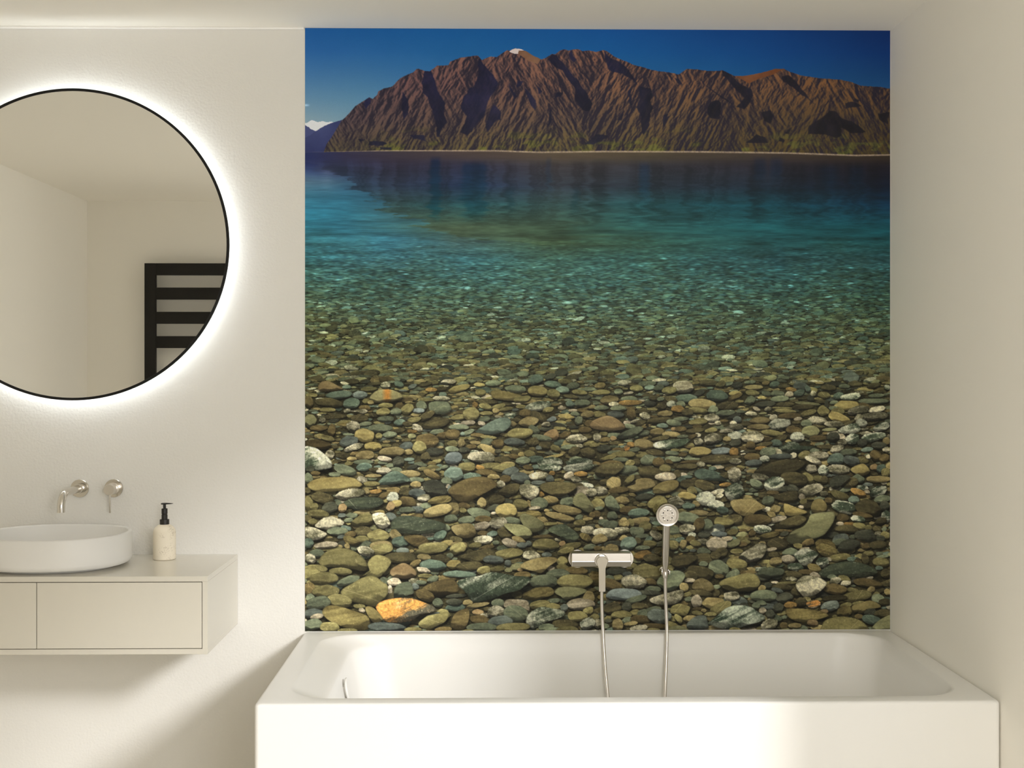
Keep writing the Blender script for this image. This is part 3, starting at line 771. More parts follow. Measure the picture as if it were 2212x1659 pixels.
    (1280, 1000): '500 90 300 110 8 g;830 130 330 160 -8 d;1080 200 310 120 0 p;1670 340 300 160 -18 d;1410 310 210 140 0 d;2110 170 200 190 10 w;2100 420 270 260 20 m;1680 530 280 190 0 m;1830 620 250 120 5 m;1400 490 280 110 -5 T;1240 570 240 150 -15 w;760 500 260 90 8 k;430 550 210 100 -5 t;670 740 300 130 5 e;1400 820 340 170 -5 g;1580 740 280 80 -3 t;1570 920 150 200 -25 r;1700 920 170 170 20 g;1390 980 230 140 -5 w;450 890 160 150 0 t;250 920 220 120 12 g;640 1020 220 140 5 g;700 860 300 110 4 t;180 1050 380 150 -5 w;420 1000 220 110 0 w;930 1070 190 130 -30 w;1880 1060 230 80 0 B;1840 1210 290 200 -5 p;520 1200 230 170 20 E;1940 880 300 140 -10 o;2110 840 240 140 0 d;90 410 220 120 0 w;1070 80 170 110 0 o;1400 45 300 80 3 d;1850 60 200 50 0 p;300 300 200 190 -40 t;360 400 300 90 5 r;160 280 150 90 0 d;530 250 190 80 45 o;1970 320 180 60 8 y;1250 160 110 110 0 d;1310 240 130 80 20 e;1390 200 170 40 0 E;1560 400 210 50 -25 g;1470 410 150 120 -20 o;1850 430 200 70 15 w;1880 490 130 70 15 w;1930 700 180 100 -10 e;1530 610 120 90 -15 t;1420 640 200 90 0 e;60 610 190 150 -30 o;110 820 60 40 0 p;280 780 150 120 0 g;540 700 280 110 0 r;150 880 160 100 0 g;400 650 130 80 0 o;80 670 120 50 5 g;770 940 170 140 0 o;560 890 90 130 20 o;1450 1140 140 110 0 r;1650 1070 170 90 0 k;1290 1140 140 70 15 e;1630 1170 170 90 -5 w;720 1090 200 70 8 g;820 1140 130 80 40 e;1190 1220 170 130 -10 o;1340 1210 110 120 -20 t;650 1160 120 90 -20 d;830 1210 220 110 -5 o;300 1210 290 100 3 k;90 1130 240 130 15 t;450 1120 130 90 0 t;1990 1130 180 70 10 p;2080 1030 180 100 20 o;60 1270 120 70 0 r;730 1260 220 60 3 g;1470 1070 120 80 0 m;1860 170 300 60 -20 e;790 170 190 60 -8 B;1520 1200 180 90 -20 o;1990 180 200 90 0 d;1780 80 110 60 0 e;900 290 120 70 -20 d;580 470 110 50 -20 t;300 480 170 70 0 d;460 480 130 30 0 d;1350 415 90 40 0 r;980 430 200 50 -4 d;1760 760 130 60 15 d;40 760 130 100 0 r;960 690 150 140 -60 o',
    (1610, 1000): '725 235 390 175 -5 d;430 310 300 180 18 m;160 310 230 110 -30 g;220 210 260 90 -12 w;970 400 380 150 17 w;1390 90 320 130 -3 w;1990 240 380 90 0 t;1480 660 360 170 -15 m;1850 680 400 220 -20 d;170 850 400 150 0 r;470 840 280 80 14 p;690 880 420 150 17 d;240 990 260 120 -3 m;340 1080 310 80 14 s;470 1210 290 150 0 d;1790 1090 310 190 -8 k;1430 1140 250 150 10 b;1510 985 380 110 -5 d;1680 840 220 100 -10 m;1450 820 180 110 0 r;2110 800 140 150 0 m;2080 640 160 140 10 k;2050 540 240 110 10 g;1690 440 230 110 -25 y;1410 480 270 120 -18 o;1990 420 270 130 22 m;1310 1080 190 90 0 k;1680 240 190 130 -10 g;940 1190 210 100 15 r;1990 1060 120 70 0 w;1540 1240 360 160 20 k;1190 1240 320 170 -20 s;940 220 230 110 -40 o;1160 110 150 140 20 m;980 80 180 120 0 w;1090 230 160 100 -10 o;1180 250 100 110 0 d;440 690 170 110 40 t;380 770 130 90 -30 t;310 690 130 70 0 w;330 560 180 130 20 g;250 480 120 90 0 d;400 440 190 70 0 r;580 390 190 90 10 k;700 380 170 110 -15 k;840 510 90 100 30 p;1170 455 120 80 0 w;1620 550 160 110 10 E;1240 560 110 90 -15 r;830 655 90 50 0 p;920 640 110 80 0 d;870 580 120 90 20 o;1750 370 170 80 -5 m;1820 430 80 60 0 p;1560 290 250 130 10 d;1900 380 100 70 0 k;1760 130 90 40 0 d;2030 80 150 120 20 e;1930 60 130 90 0 n;2100 140 130 120 20 o;1710 940 190 90 -10 o;1840 970 100 80 0 o;1540 910 180 50 0 y;1410 910 110 60 0 p;1970 980 140 80 -10 d;2080 990 80 70 0 g;2030 870 180 90 15 d;1890 900 90 50 15 t;1750 780 300 80 -12 r;2090 1080 150 120 0 o;2020 1130 150 90 -10 k;1480 1090 120 60 0 y;1400 1190 240 100 10 g;90 1050 130 90 50 r;570 1060 140 60 20 k;560 1010 280 40 -3 r;120 1130 200 40 3 d;1990 1230 250 130 0 d;1810 1250 150 80 0 r;380 1290 160 50 8 p;880 1290 160 60 10 p;780 1240 160 80 -10 o;700 1150 160 60 10 d',
    (650, 820): '560 215 390 110 5 E;870 215 210 100 0 B;410 330 410 120 -8 d;740 340 230 150 5 e;110 320 130 150 0 t;130 600 190 170 20 P;2050 410 360 180 0 g;1400 465 180 100 0 g;1215 470 200 110 0 o;1250 575 240 80 2 g;1165 710 360 120 3 g;945 825 310 180 -5 T;700 910 270 150 12 b;1310 805 220 95 5 g;1065 985 250 120 0 s;1340 1070 370 140 3 t;945 1120 260 130 8 t;780 1000 290 90 15 w;1860 900 340 200 0 r;1750 1000 200 170 -20 o;770 690 190 150 0 w;260 710 290 80 2 r;2000 640 400 130 12 d;1570 430 190 130 30 o;1460 625 170 90 5 e;250 950 400 130 -5 r;500 540 340 70 4 d;390 440 230 60 0 o;940 410 170 70 0 r;1250 375 210 70 0 o;1460 385 130 100 15 r;900 460 150 60 0 w;680 455 120 60 0 w;950 650 180 60 8 g;700 805 170 40 -3 g;520 220 160 60 10 d;390 860 200 80 -15 o;1560 980 190 110 8 b;1240 1170 200 70 -10 p;1440 1210 170 140 15 k;1850 1140 150 130 30 d;1980 1060 250 110 0 k;1600 1180 150 50 3 E;1590 1070 130 80 0 t;920 1220 280 70 0 g;750 1170 140 60 0 t;600 1120 180 80 -10 d;420 1110 130 120 -20 w;450 740 110 170 -10 r;1860 530 260 90 30 d;1680 590 190 90 10 o;1580 650 150 70 0 d;1720 710 160 90 -20 w;1430 750 210 70 8 d;1780 380 160 130 -10 g;1740 450 170 70 0 B;1930 140 170 60 0 y;2080 270 250 70 -3 w;2100 210 110 70 0 E;1250 70 140 90 10 w;1450 60 140 90 -20 e;1650 90 130 60 25 b;1000 130 230 60 3 o;960 100 230 40 5 k;1100 50 220 50 4 d;670 100 130 60 0 E;150 220 180 60 0 o;480 600 160 50 8 k;310 590 100 80 0 w;960 310 110 70 0 o;1030 330 90 60 -10 t;790 1090 130 60 15 r;1150 830 100 80 25 o;1650 760 140 50 -4 y;2110 820 210 90 12 r;2010 770 220 70 8 g;1640 830 120 70 0 P;1560 890 140 50 5 d;1090 1130 90 70 20 t',
    (960, 820): '1370 160 280 140 -5 T;1050 125 320 90 -3 g;380 500 240 185 0 o;1110 790 370 140 3 o;1025 920 300 100 -3 b;540 1150 420 170 -4 w;1480 970 180 130 0 d;1310 920 170 120 10 d;650 1040 290 100 -28 t;1255 1100 170 100 -15 o;1370 390 380 120 10 m;2040 340 230 110 0 g;100 800 210 130 5 r;1150 1200 210 110 5 g;1600 60 260 90 -5 e;1340 1180 240 100 3 e;1560 1230 380 150 0 m;200 120 330 90 15 T;1130 395 160 60 -3 o;600 390 200 80 -18 o;2120 510 180 100 10 t;2150 650 150 110 0 r;1380 540 320 110 -28 d;1960 870 300 120 5 w;200 700 290 80 0 g;105 950 160 100 0 o;850 1190 250 110 0 d;1610 200 180 120 -10 o;520 180 150 90 -5 o;500 65 170 60 -3 T;340 635 200 70 3 p;540 645 110 70 -15 p;630 320 280 70 -4 d;790 390 200 70 15 o;610 490 190 60 0 o;750 455 110 80 15 t;910 430 200 60 8 o;1190 490 190 110 0 r;1580 580 150 70 10 B;1530 440 160 70 15 o;1750 140 200 90 -5 E;1860 350 140 90 -20 E;1740 415 130 50 0 p;1900 450 150 40 0 p;1930 500 140 60 -10 g;2050 450 170 60 0 r;1500 660 150 70 8 w;1320 740 180 100 -35 g;1440 860 280 80 -12 g;1780 820 190 90 30 r;1830 1000 230 70 8 g;1640 1020 160 90 -25 o;1920 1060 180 120 25 d;2120 1080 220 130 -8 d;1600 1140 320 40 12 T;1950 1180 200 80 5 g;1990 980 120 60 0 w;610 920 180 100 15 g;780 940 190 120 -5 r;380 990 160 60 5 r;280 1040 150 80 0 k;100 1030 190 90 -8 g;230 940 130 110 40 t;120 1160 250 160 10 B;320 1270 240 90 0 o;660 1270 300 70 5 o;910 1260 240 80 5 t;1010 650 100 80 20 t;440 370 80 100 10 y;1140 280 270 80 10 o;2000 180 220 70 -5 o;1870 240 240 60 -12 d;1900 80 190 90 10 g;1040 440 100 40 0 b;1130 1110 100 70 10 T;1020 1140 160 70 -5 r;480 820 200 60 -3 r;640 850 240 50 -5 o;1300 50 130 30 0 k;1060 170 320 30 -3 k;250 800 80 50 0 E;1700 720 180 60 0 o;330 780 200 60 25 g;1990 600 130 110 40 g;2080 740 190 90 0 r;1940 760 150 40 0 o;1390 1010 90 60 -15 b;1290 1030 90 60 0 d;780 1060 90 60 0 w;1990 1240 400 130 5 m;1640 1180 210 50 -10 o',
    (1280, 820): '1330 95 290 160 0 p;1380 265 310 110 2 e;1625 355 390 140 -5 t;1850 230 310 150 0 e;745 955 280 150 -3 t;1585 1070 320 125 3 T;1900 1060 300 100 5 B;1830 1180 480 120 2 d;550 780 390 120 20 g;980 600 360 90 5 d;1970 490 280 85 8 g;540 335 370 70 2 y;530 280 250 80 0 g;230 290 260 110 3 t;1790 870 280 150 15 w;2100 1075 130 130 15 y;1160 810 260 80 -3 t;640 120 190 90 0 o;330 510 250 90 -5 b;1570 920 140 100 0 w;2120 840 220 130 0 m;810 1190 220 140 10 g;970 1220 170 120 0 r;1190 1180 240 90 0 g;440 1110 340 90 3 o;410 1190 230 70 0 g;2010 380 320 110 6 d;1200 640 220 90 -10 g;770 530 160 90 -18 w;1020 385 150 90 -8 d;1070 500 210 90 4 t;920 1080 280 80 -10 d;1560 620 280 90 5 o;540 690 160 70 -10 g;740 790 190 80 10 g;950 770 210 100 10 t;1300 730 170 70 3 r;1520 750 270 70 5 d;1760 750 190 70 8 o;1990 760 200 60 3 w;640 610 180 50 15 w;700 640 180 60 25 d;560 490 130 180 10 r;110 180 280 70 2 o;370 170 120 80 0 g;520 190 150 40 8 p;800 50 250 80 2 g;1040 50 180 70 0 b;1130 150 200 110 8 o;840 110 160 70 5 E;970 110 150 90 15 g;1580 190 160 70 25 k;2110 250 240 70 25 r;2120 200 190 70 3 T;1710 40 280 80 0 d;1900 60 150 90 25 o;2150 70 150 80 5 k;1770 560 220 110 0 w;1860 640 90 70 0 w;2090 640 100 60 0 w;2110 700 250 90 5 w;1260 430 200 100 0 y;1400 480 180 100 0 d;1560 450 280 80 -6 o;1300 360 130 90 0 g;1790 440 150 110 0 g;1170 360 140 100 0 m;1300 580 230 60 6 g;1030 680 170 70 -5 E;1200 730 90 50 0 n;1000 870 290 70 12 d;1330 840 170 50 5 g;1480 840 140 60 25 r;1560 820 90 60 0 w;2000 880 120 70 0 t;2120 940 180 100 10 k;1400 690 170 50 0 k;1550 690 140 60 0 r;1340 1110 150 60 5 r;1170 1090 200 60 -4 g;1220 1045 130 40 0 o;500 1020 90 90 20 Y;610 1040 160 60 8 g;320 1080 230 60 3 g;210 1160 260 70 15 o;260 1260 340 110 5 r;540 1240 140 90 20 o;640 1220 130 90 -20 d;150 1020 190 100 5 k;50 850 110 120 0 w;170 890 160 70 10 r;290 870 110 70 -10 n;150 800 130 60 -5 o;80 510 200 90 -3 o;110 410 230 70 0 g;370 420 240 70 0 g;300 360 150 70 0 w;840 350 190 80 0 k;720 470 230 60 3 d;900 260 140 80 0 d;1000 280 110 60 15 g;1160 290 190 90 -20 d;90 80 160 90 10 r;1440 1220 300 40 5 r;2120 1210 170 80 0 w;1600 1260 120 80 0 w;2120 1150 200 40 3 d;1950 610 130 40 0 r;2100 540 200 60 20 k;2150 590 120 90 0 b;1130 1220 120 60 -20 r;560 960 130 70 -10 y',
    (1610, 820): '1510 375 340 140 3 T;500 660 330 150 8 m;1590 1210 250 140 -15 b;770 850 210 130 0 m;330 1080 220 140 0 g;90 850 320 160 -3 w;210 600 290 90 3 t;1090 1130 290 120 0 w;1370 1030 200 110 18 w;1570 730 340 130 10 m;1600 880 200 140 20 m;1400 560 330 130 -18 T;1690 450 310 110 12 w;1330 660 280 90 -4 w;1070 600 260 120 -5 w;1160 460 160 150 20 o;1570 250 300 100 8 m;820 90 230 120 -10 b;480 200 200 100 0 g;1170 220 180 90 -5 o;1910 310 440 80 0 g;1920 850 360 130 8 m;1930 540 400 110 5 w;650 540 350 80 3 r;930 490 250 80 15 o;90 1150 220 110 3 r;120 105 250 65 0 t;1090 870 280 80 3 r;1310 850 190 120 10 k;870 1120 180 100 25 o;390 790 320 80 -8 o;1010 1200 250 80 -20 w;500 280 270 90 5 g;1540 1080 240 100 5 g;520 870 200 80 22 d;720 750 250 110 -10 r;910 650 160 110 -5 g;970 770 270 160 5 P;280 890 250 60 12 r;460 940 180 90 -10 e;70 970 140 100 5 r;230 1020 180 60 3 y;270 960 240 60 10 d;190 700 330 80 0 t;410 560 120 80 15 w;780 580 120 50 10 p;1230 1000 340 60 -3 d;1430 850 130 90 -20 p;1450 930 130 90 -15 w;1750 940 140 120 20 k;2110 920 110 110 0 t;1820 1040 180 70 8 E;2000 980 220 100 -5 k;2110 1040 110 80 0 w;1730 1200 230 90 -5 o;1350 1190 100 90 0 e;1950 1130 170 140 -35 r;2080 1170 150 110 30 r;1840 1150 80 60 -15 w;1900 430 130 80 -10 r;1760 380 180 80 3 r;1960 230 230 60 5 g;1240 110 240 80 -3 d;1640 50 220 80 3 d;1920 80 200 70 12 d;1340 60 300 60 0 k;1480 90 160 60 0 g;640 210 150 80 8 p;680 140 160 60 -8 y;800 190 190 90 15 e;310 200 150 70 -15 g;100 190 200 80 -4 o;60 300 170 110 20 g;280 360 320 80 8 k;590 360 270 60 3 d;930 350 380 45 -5 P;850 400 310 70 4 d;600 460 330 60 -4 o;560 415 360 30 -2 o;80 500 180 60 -5 w;330 430 110 60 15 w;160 430 110 50 -25 p;1380 470 200 120 0 o;1330 420 170 60 -5 g;1970 440 250 90 10 w;2130 620 90 60 0 g;2040 700 240 110 15 m;1810 800 180 60 -3 w;1250 740 220 50 5 P;1090 690 190 40 -8 d;760 630 130 50 3 d;430 60 150 90 15 e;560 90 190 50 3 d;2120 110 90 70 0 m;1390 230 150 90 20 e;1010 200 100 80 0 w;930 130 80 90 15 E;970 270 100 90 -20 k;1140 320 220 60 -4 d;1320 330 130 50 8 g;1700 560 140 90 15 w;1740 640 170 110 -10 m;1680 1030 160 40 0 o;1310 1160 60 40 0 g;1030 1060 140 70 0 g;700 1130 120 80 20 w;520 1140 330 70 3 b;280 1180 140 90 0 m;120 1240 250 90 4 b;750 460 90 40 0 k;480 1080 120 100 -20 w;300 40 120 60 15 r;1210 370 60 120 5 k;640 1000 120 60 0 r;1500 660 300 40 25 d',
}
# larger ones with their own outline: (left, top, kind, outline in 6.9125ths)
SHAPES = [
    (650, 1180, 'o', [(265, 190), (340, 90), (470, 25), (620, 15), (760, 50), (880, 130), (960, 220), (975, 300), (940, 350), (760, 325), (560, 290), (360, 290), (270, 240)]),
    (650, 1180, 'o', [(985, 250), (1020, 180), (1110, 120), (1240, 140), (1330, 210), (1290, 300), (1210, 400), (1150, 445), (1000, 460), (900, 435), (1000, 380), (1010, 330)]),
    (650, 1180, 'n', [(1320, 360), (1360, 310), (1500, 240), (1600, 270), (1700, 360), (1690, 430), (1560, 470), (1400, 450), (1330, 410)]),
    (650, 1180, 'g', [(1380, 650), (1420, 570), (1540, 520), (1620, 530), (1665, 650), (1640, 700), (1400, 760)]),
    (650, 1180, 'o', [(590, 680), (620, 620), (760, 540), (900, 460), (1040, 430), (1130, 460), (1200, 520), (1270, 560), (1275, 690), (1200, 780), (1120, 870), (1050, 880), (900, 840), (740, 800), (640, 730)]),
    (650, 1180, 's', [(315, 980), (350, 900), (430, 865), (560, 880), (720, 930), (900, 990), (995, 1050), (1005, 1200), (900, 1240), (750, 1220), (560, 1160), (400, 1080)]),
    (650, 1180, 'Y', [(1110, 910), (1160, 830), (1300, 780), (1470, 760), (1650, 770), (1800, 820), (1960, 890), (1995, 940), (1900, 980), (1760, 1010), (1650, 1090), (1450, 1120), (1280, 1110), (1200, 1060), (1150, 960)]),
    (650, 1180, 'T', [(950, 900), (1060, 900), (1200, 1050), (1190, 1100), (1090, 1130), (1010, 1050)]),
    (650, 1180, 'r', [(1790, 640), (1900, 550), (2100, 490), (2250, 485), (2320, 560), (2340, 650), (2240, 700), (1950, 710)]),
    (960, 1180, 'm', [(175, 520), (300, 470), (520, 430), (640, 385), (760, 385), (900, 410), (1050, 440), (1230, 450), (1270, 500), (1190, 570), (1080, 650), (900, 690), (700, 770), (440, 825), (360, 760), (320, 690), (230, 600)]),
    (960, 1180, 'd', [(210, 140), (400, 70), (640, 25), (720, 80), (740, 140), (600, 180), (460, 230), (330, 190)]),
    (960, 1180, 't', [(1115, 280), (1200, 220), (1400, 165), (1600, 155), (1670, 200), (1540, 290), (1430, 390), (1300, 360), (1140, 320)]),
    (960, 1180, 'P', [(1630, 680), (1700, 610), (1900, 605), (2110, 650), (2000, 720), (1800, 790), (1720, 740)]),
    (960, 1180, 'p', [(875, 900), (900, 800), (1000, 785), (1200, 800), (1245, 870), (1245, 970), (1200, 990), (1000, 900)]),
    (960, 1180, 'm', [(1205, 1130), (1240, 1010), (1330, 940), (1440, 900), (1600, 925), (1740, 950), (1780, 1000), (1700, 1060), (1500, 1120), (1400, 1180), (1290, 1215)]),
    (960, 1180, 'r', [(80, 1190), (140, 1000), (300, 920), (350, 950), (340, 1100), (260, 1230)]),
    (1280, 1180, 'B', [(180, 740), (230, 670), (330, 630), (520, 630), (650, 650), (715, 700), (680, 760), (560, 795), (380, 795), (240, 775)]),
    (1280, 1180, 'g', [(945, 530), (1000, 450), (1100, 380), (1250, 360), (1350, 400), (1360, 460), (1280, 580), (1170, 660), (1080, 650), (980, 590)]),
    (1280, 1180, 'd', [(1155, 240), (1200, 160), (1300, 130), (1480, 130), (1560, 160), (1480, 230), (1330, 310), (1220, 310)]),
    (1280, 1180, 'w', [(835, 790), (950, 740), (1130, 690), (1300, 650), (1340, 680), (1310, 790), (1200, 860), (1000, 870), (880, 840)]),
    (1280, 1180, 'b', [(1390, 1170), (1450, 1100), (1550, 1040), (1670, 1040), (1700, 1120), (1710, 1220), (1600, 1235), (1420, 1220)]),
    (1280, 1180, 'M', [(1735, 1140), (1830, 1060), (1950, 950), (2060, 900), (2212, 885), (2350, 910), (2480, 1000), (2570, 1060), (2480, 1130), (2320, 1170), (2150, 1225), (1940, 1230), (1800, 1190)]),
    (1280, 1180, 'o', [(1880, 560), (1960, 490), (2100, 450), (2300, 400), (2430, 430), (2490, 540), (2420, 640), (2300, 670), (2000, 650)]),
    (1610, 1180, 'w', [(-110, 170), (-40, 90), (80, 20), (180, -40), (270, -45), (305, 20), (280, 110), (200, 200), (60, 240), (-40, 225)]),
    (1610, 1180, 'm', [(720, 140), (760, 90), (880, 30), (1000, 60), (1085, 120), (1010, 200), (950, 290), (840, 280), (780, 210)]),
    (1610, 1180, 'G', [(1085, 430), (1160, 340), (1300, 270), (1500, 235), (1700, 250), (1880, 310), (1975, 390), (1850, 450), (1600, 460), (1300, 470), (1130, 465)]),
    (1610, 1180, 'w', [(750, 590), (790, 500), (900, 440), (1050, 460), (1150, 500), (1210, 560), (1150, 640), (1050, 720), (900, 770), (800, 680)]),
    (1610, 1180, 's', [(600, 960), (700, 935), (950, 950), (1130, 980), (1240, 1040), (1100, 1090), (900, 1150), (700, 1100), (620, 1030)]),
    (1610, 1180, 'T', [(1590, 910), (1700, 860), (1880, 820), (2030, 900), (1960, 930), (1760, 950), (1650, 1015)]),
    (1610, 1180, 'o', [(1150, 1190), (1200, 1110), (1330, 1070), (1500, 1060), (1700, 1110), (1800, 1190), (1810, 1280), (1170, 1280)]),
    (1610, 1180, 'P', [(1880, 1250), (1960, 1150), (2100, 1060), (2190, 1035), (2230, 1100), (2230, 1280), (1900, 1280)]),
    (650, 1000, 'T', [(90, 330), (130, 270), (230, 225), (400, 205), (640, 200), (780, 215), (870, 280), (900, 320), (800, 365), (600, 400), (350, 415), (200, 405)]),
    (650, 1000, 'e', [(1140, 310), (1200, 210), (1290, 140), (1400, 110), (1500, 150), (1620, 240), (1560, 270), (1380, 300)]),
    (650, 1000, 'k', [(1800, 320), (1860, 260), (1960, 240), (2080, 270), (2160, 390), (2140, 490), (2000, 490), (1880, 440)]),
    (650, 1000, 'G', [(615, 600), (680, 540), (800, 510), (1000, 500), (1150, 510), (1220, 570), (1130, 640), (950, 680), (760, 660), (650, 640)]),
    (650, 1000, 'G', [(1335, 930), (1360, 840), (1450, 790), (1600, 780), (1850, 820), (2030, 860), (2150, 920), (2050, 1000), (1850, 1040), (1550, 1040), (1370, 1010)]),
    (650, 1000, 'w', [(30, 1110), (40, 950), (180, 950), (300, 1000), (375, 1050), (250, 1130)]),
    (650, 1000, 'o', [(735, 900), (820, 800), (930, 740), (1030, 745), (1060, 850), (1010, 910)]),
    (650, 1000, 'w', [(1050, 780), (1100, 735), (1230, 740), (1290, 820), (1315, 900), (1230, 965), (1130, 930)]),
    (650, 1000, 'r', [(1520, 1100), (1600, 1070), (1800, 1075), (1890, 1170), (1780, 1240), (1650, 1210)]),
    (960, 1000, 'r', [(40, 400), (140, 310), (280, 240), (450, 200), (620, 210), (770, 300), (700, 370), (520, 470), (380, 550), (250, 570), (160, 540), (90, 470)]),
    (960, 1000, 'd', [(785, 440), (870, 350), (1000, 300), (1100, 310), (1080, 400), (1000, 465), (850, 470)]),
    (960, 1000, 'w', [(1110, 330), (1250, 310), (1390, 370), (1370, 470), (1290, 540), (1180, 500), (1120, 450)]),
    (960, 1000, 'd', [(1405, 340), (1470, 290), (1650, 275), (1880, 290), (1960, 340), (1850, 430), (1700, 500), (1550, 450), (1450, 400)]),
    (960, 1000, 'P', [(1905, 600), (1920, 490), (2030, 435), (2110, 500), (2205, 640), (2180, 720), (2120, 730), (2000, 660)]),
    (960, 1000, 't', [(1585, 650), (1680, 615), (1850, 640), (2030, 700), (1950, 765), (1750, 740), (1640, 700)]),
    (960, 1000, 't', [(1480, 740), (1560, 720), (1800, 770), (1930, 830), (1800, 870), (1650, 830), (1540, 790)]),
    (960, 1000, 'g', [(320, 700), (400, 660), (530, 670), (670, 740), (600, 860), (520, 860), (420, 800)]),
    (960, 1000, 'P', [(865, 910), (1000, 900), (1150, 920), (1250, 980), (1290, 1060), (1230, 1115), (1120, 1115), (1000, 1040)]),
    (960, 1000, 'P', [(1105, 800), (1140, 755), (1230, 760), (1370, 820), (1470, 910), (1430, 990), (1300, 1025), (1200, 960), (1130, 870)]),
    (960, 1000, 't', [(85, 950), (200, 905), (380, 900), (450, 1010), (420, 1080), (300, 1110), (170, 1070)]),
    (960, 1000, 'o', [(1300, 1240), (1340, 1150), (1480, 1120), (1620, 1150), (1700, 1240), (1560, 1280), (1400, 1270)]),
    (960, 1000, 'G', [(1530, 1000), (1620, 930), (1750, 910), (1860, 960), (1990, 1090), (1870, 1190), (1700, 1080)]),
    (1280, 1000, 'd', [(20, 150), (60, 60), (180, 0), (420, 0), (440, 60), (300, 170), (100, 195)]),
    (1280, 1000, 'T', [(880, 390), (960, 310), (1080, 265), (1240, 255), (1270, 320), (1220, 380), (1100, 440), (960, 430)]),
    (1280, 1000, 't', [(500, 350), (620, 310), (640, 240), (840, 225), (925, 320), (800, 380), (600, 430), (520, 410)]),
    (1280, 1000, 'e', [(1510, 130), (1600, 80), (1700, 95), (1990, 240), (1850, 260), (1560, 220)]),
    (1280, 1000, 'o', [(800, 610), (880, 520), (1000, 480), (1100, 560), (1060, 640), (930, 740), (850, 680)]),
    (1280, 1000, 'g', [(165, 540), (220, 485), (290, 500), (400, 680), (330, 710), (200, 650)]),
    (1610, 1000, 't', [(-230, 570), (-100, 540), (100, 540), (240, 620), (300, 660), (150, 720), (80, 790), (-60, 780), (-180, 700)]),
    (1610, 1000, 'd', [(110, 130), (250, 60), (500, -40), (880, -40), (830, 60), (640, 150), (420, 190), (220, 170)]),
    (1610, 1000, 'd', [(390, 490), (500, 460), (700, 410), (770, 440), (770, 560), (700, 590), (500, 550)]),
    (1610, 1000, 'T', [(1570, 100), (1700, 20), (1790, 20), (1860, 130), (1740, 185)]),
    (1610, 1000, 'k', [(1255, 310), (1330, 200), (1570, 190), (1480, 290), (1350, 390)]),
    (1610, 1000, 'T', [(570, 620), (620, 610), (760, 670), (920, 730), (760, 780), (600, 770)]),
    (1610, 1000, 'T', [(975, 680), (1020, 560), (1130, 535), (1210, 620), (1190, 720), (1050, 755)]),
    (1610, 1000, 'P', [(610, 1130), (700, 1020), (860, 950), (940, 850), (980, 770), (1200, 735), (1310, 740), (1320, 850), (1230, 1000), (1150, 1080), (950, 1150), (750, 1210), (640, 1180)]),
    (650, 820, 'n', [(250, 110), (290, 30), (390, 10), (520, 70), (615, 120), (480, 160), (280, 150)]),
    (650, 820, 'Q', [(1015, 270), (1050, 210), (1150, 145), (1350, 145), (1505, 225), (1440, 290), (1200, 325), (1070, 320)]),
    (650, 820, 'm', [(30, 1010), (180, 1000), (290, 1060), (420, 1180), (450, 1260), (400, 1310), (30, 1330)]),
    (960, 820, 'T', [(685, 220), (690, 155), (850, 160), (1080, 210), (1130, 240), (1060, 300), (850, 290), (730, 270)]),
    (960, 820, 'E', [(435, 770), (560, 690), (760, 580), (920, 560), (975, 640), (900, 740), (720, 805), (560, 795)]),
    (960, 820, 't', [(1085, 640), (1180, 560), (1270, 540), (1390, 590), (1290, 690), (1180, 690)]),
    (960, 820, 'n', [(1465, 810), (1560, 745), (1650, 735), (1690, 830), (1630, 890), (1500, 840)]),
    (1280, 820, 'n', [(-60, 680), (-20, 610), (90, 560), (200, 530), (330, 570), (470, 690), (400, 740), (150, 745), (0, 720)]),
    (1280, 820, 'm', [(890, 960), (960, 920), (1150, 890), (1420, 880), (1380, 950), (1250, 1010), (1080, 1030), (930, 1010)]),
    (1610, 820, 'E', [(1225, 1190), (1280, 1120), (1390, 1090), (1470, 1150), (1440, 1250), (1250, 1250)]),
    (1610, 820, 'm', [(470, 1015), (560, 980), (650, 920), (780, 940), (830, 985), (1045, 985), (960, 1030), (800, 1075), (600, 1060)]),
]
todo = []
taken = np.zeros((MH // 4 + 2, MW // 4 + 2), np.uint8)


def claim(cx, cy, w, h, sz):
    if sz < 12:
        return
    x0, x1 = int((cx - w * .40 - MX0) / 4), int((cx + w * .40 - MX0) / 4) + 1
    y0, y1 = int((cy - h * .36 - MY0) / 4), int((cy + h * .36 - MY0) / 4) + 1
    taken[max(y0, 0):max(y1, 0), max(x0, 0):max(x1, 0)] = 1


Q_ = 6.9125
sd0 = 0
for (ox, oy), txt in HAND.items():
    for part in txt.split(';'):
        f = part.split()
        cx, cy, w, h = ox + float(f[0]) / Q_, oy + float(f[1]) / Q_, float(f[2]) / Q_, float(f[3]) / Q_
        sd0 += 1
        todo.append((cy + h * 0.5, cx, cy, blob(w * 1.08, h * 1.16, float(f[4]), f[5]), w, h, float(f[4]), f[5], sd0))
        claim(cx, cy, w, h, w)
for ox, oy, kd, pl in SHAPES:
    c, r, ext = radial([(ox + x / Q_, oy + y / Q_) for x, y in pl])
    sd0 += 1
    todo.append((c[1] + ext[1] * 0.5, c[0], c[1], r * 1.02, ext[0], ext[1], 8 if kd in 'mMYw' else 0, kd, sd0 * 3 if kd in 'on' else sd0))
    claim(c[0], c[1], ext[0], ext[1], ext[0])
POOL = [k_ for k_, n_ in (('o', 10), ('t', 5), ('g', 12), ('d', 10), ('r', 5), ('b', 2), ('k', 4), ('e', 2), ('E', 1), ('w', 2), ('m', 1), ('p', 1), ('P', 2), ('T', 1), ('s', 1), ('G', 1)) for _ in range(n_)]


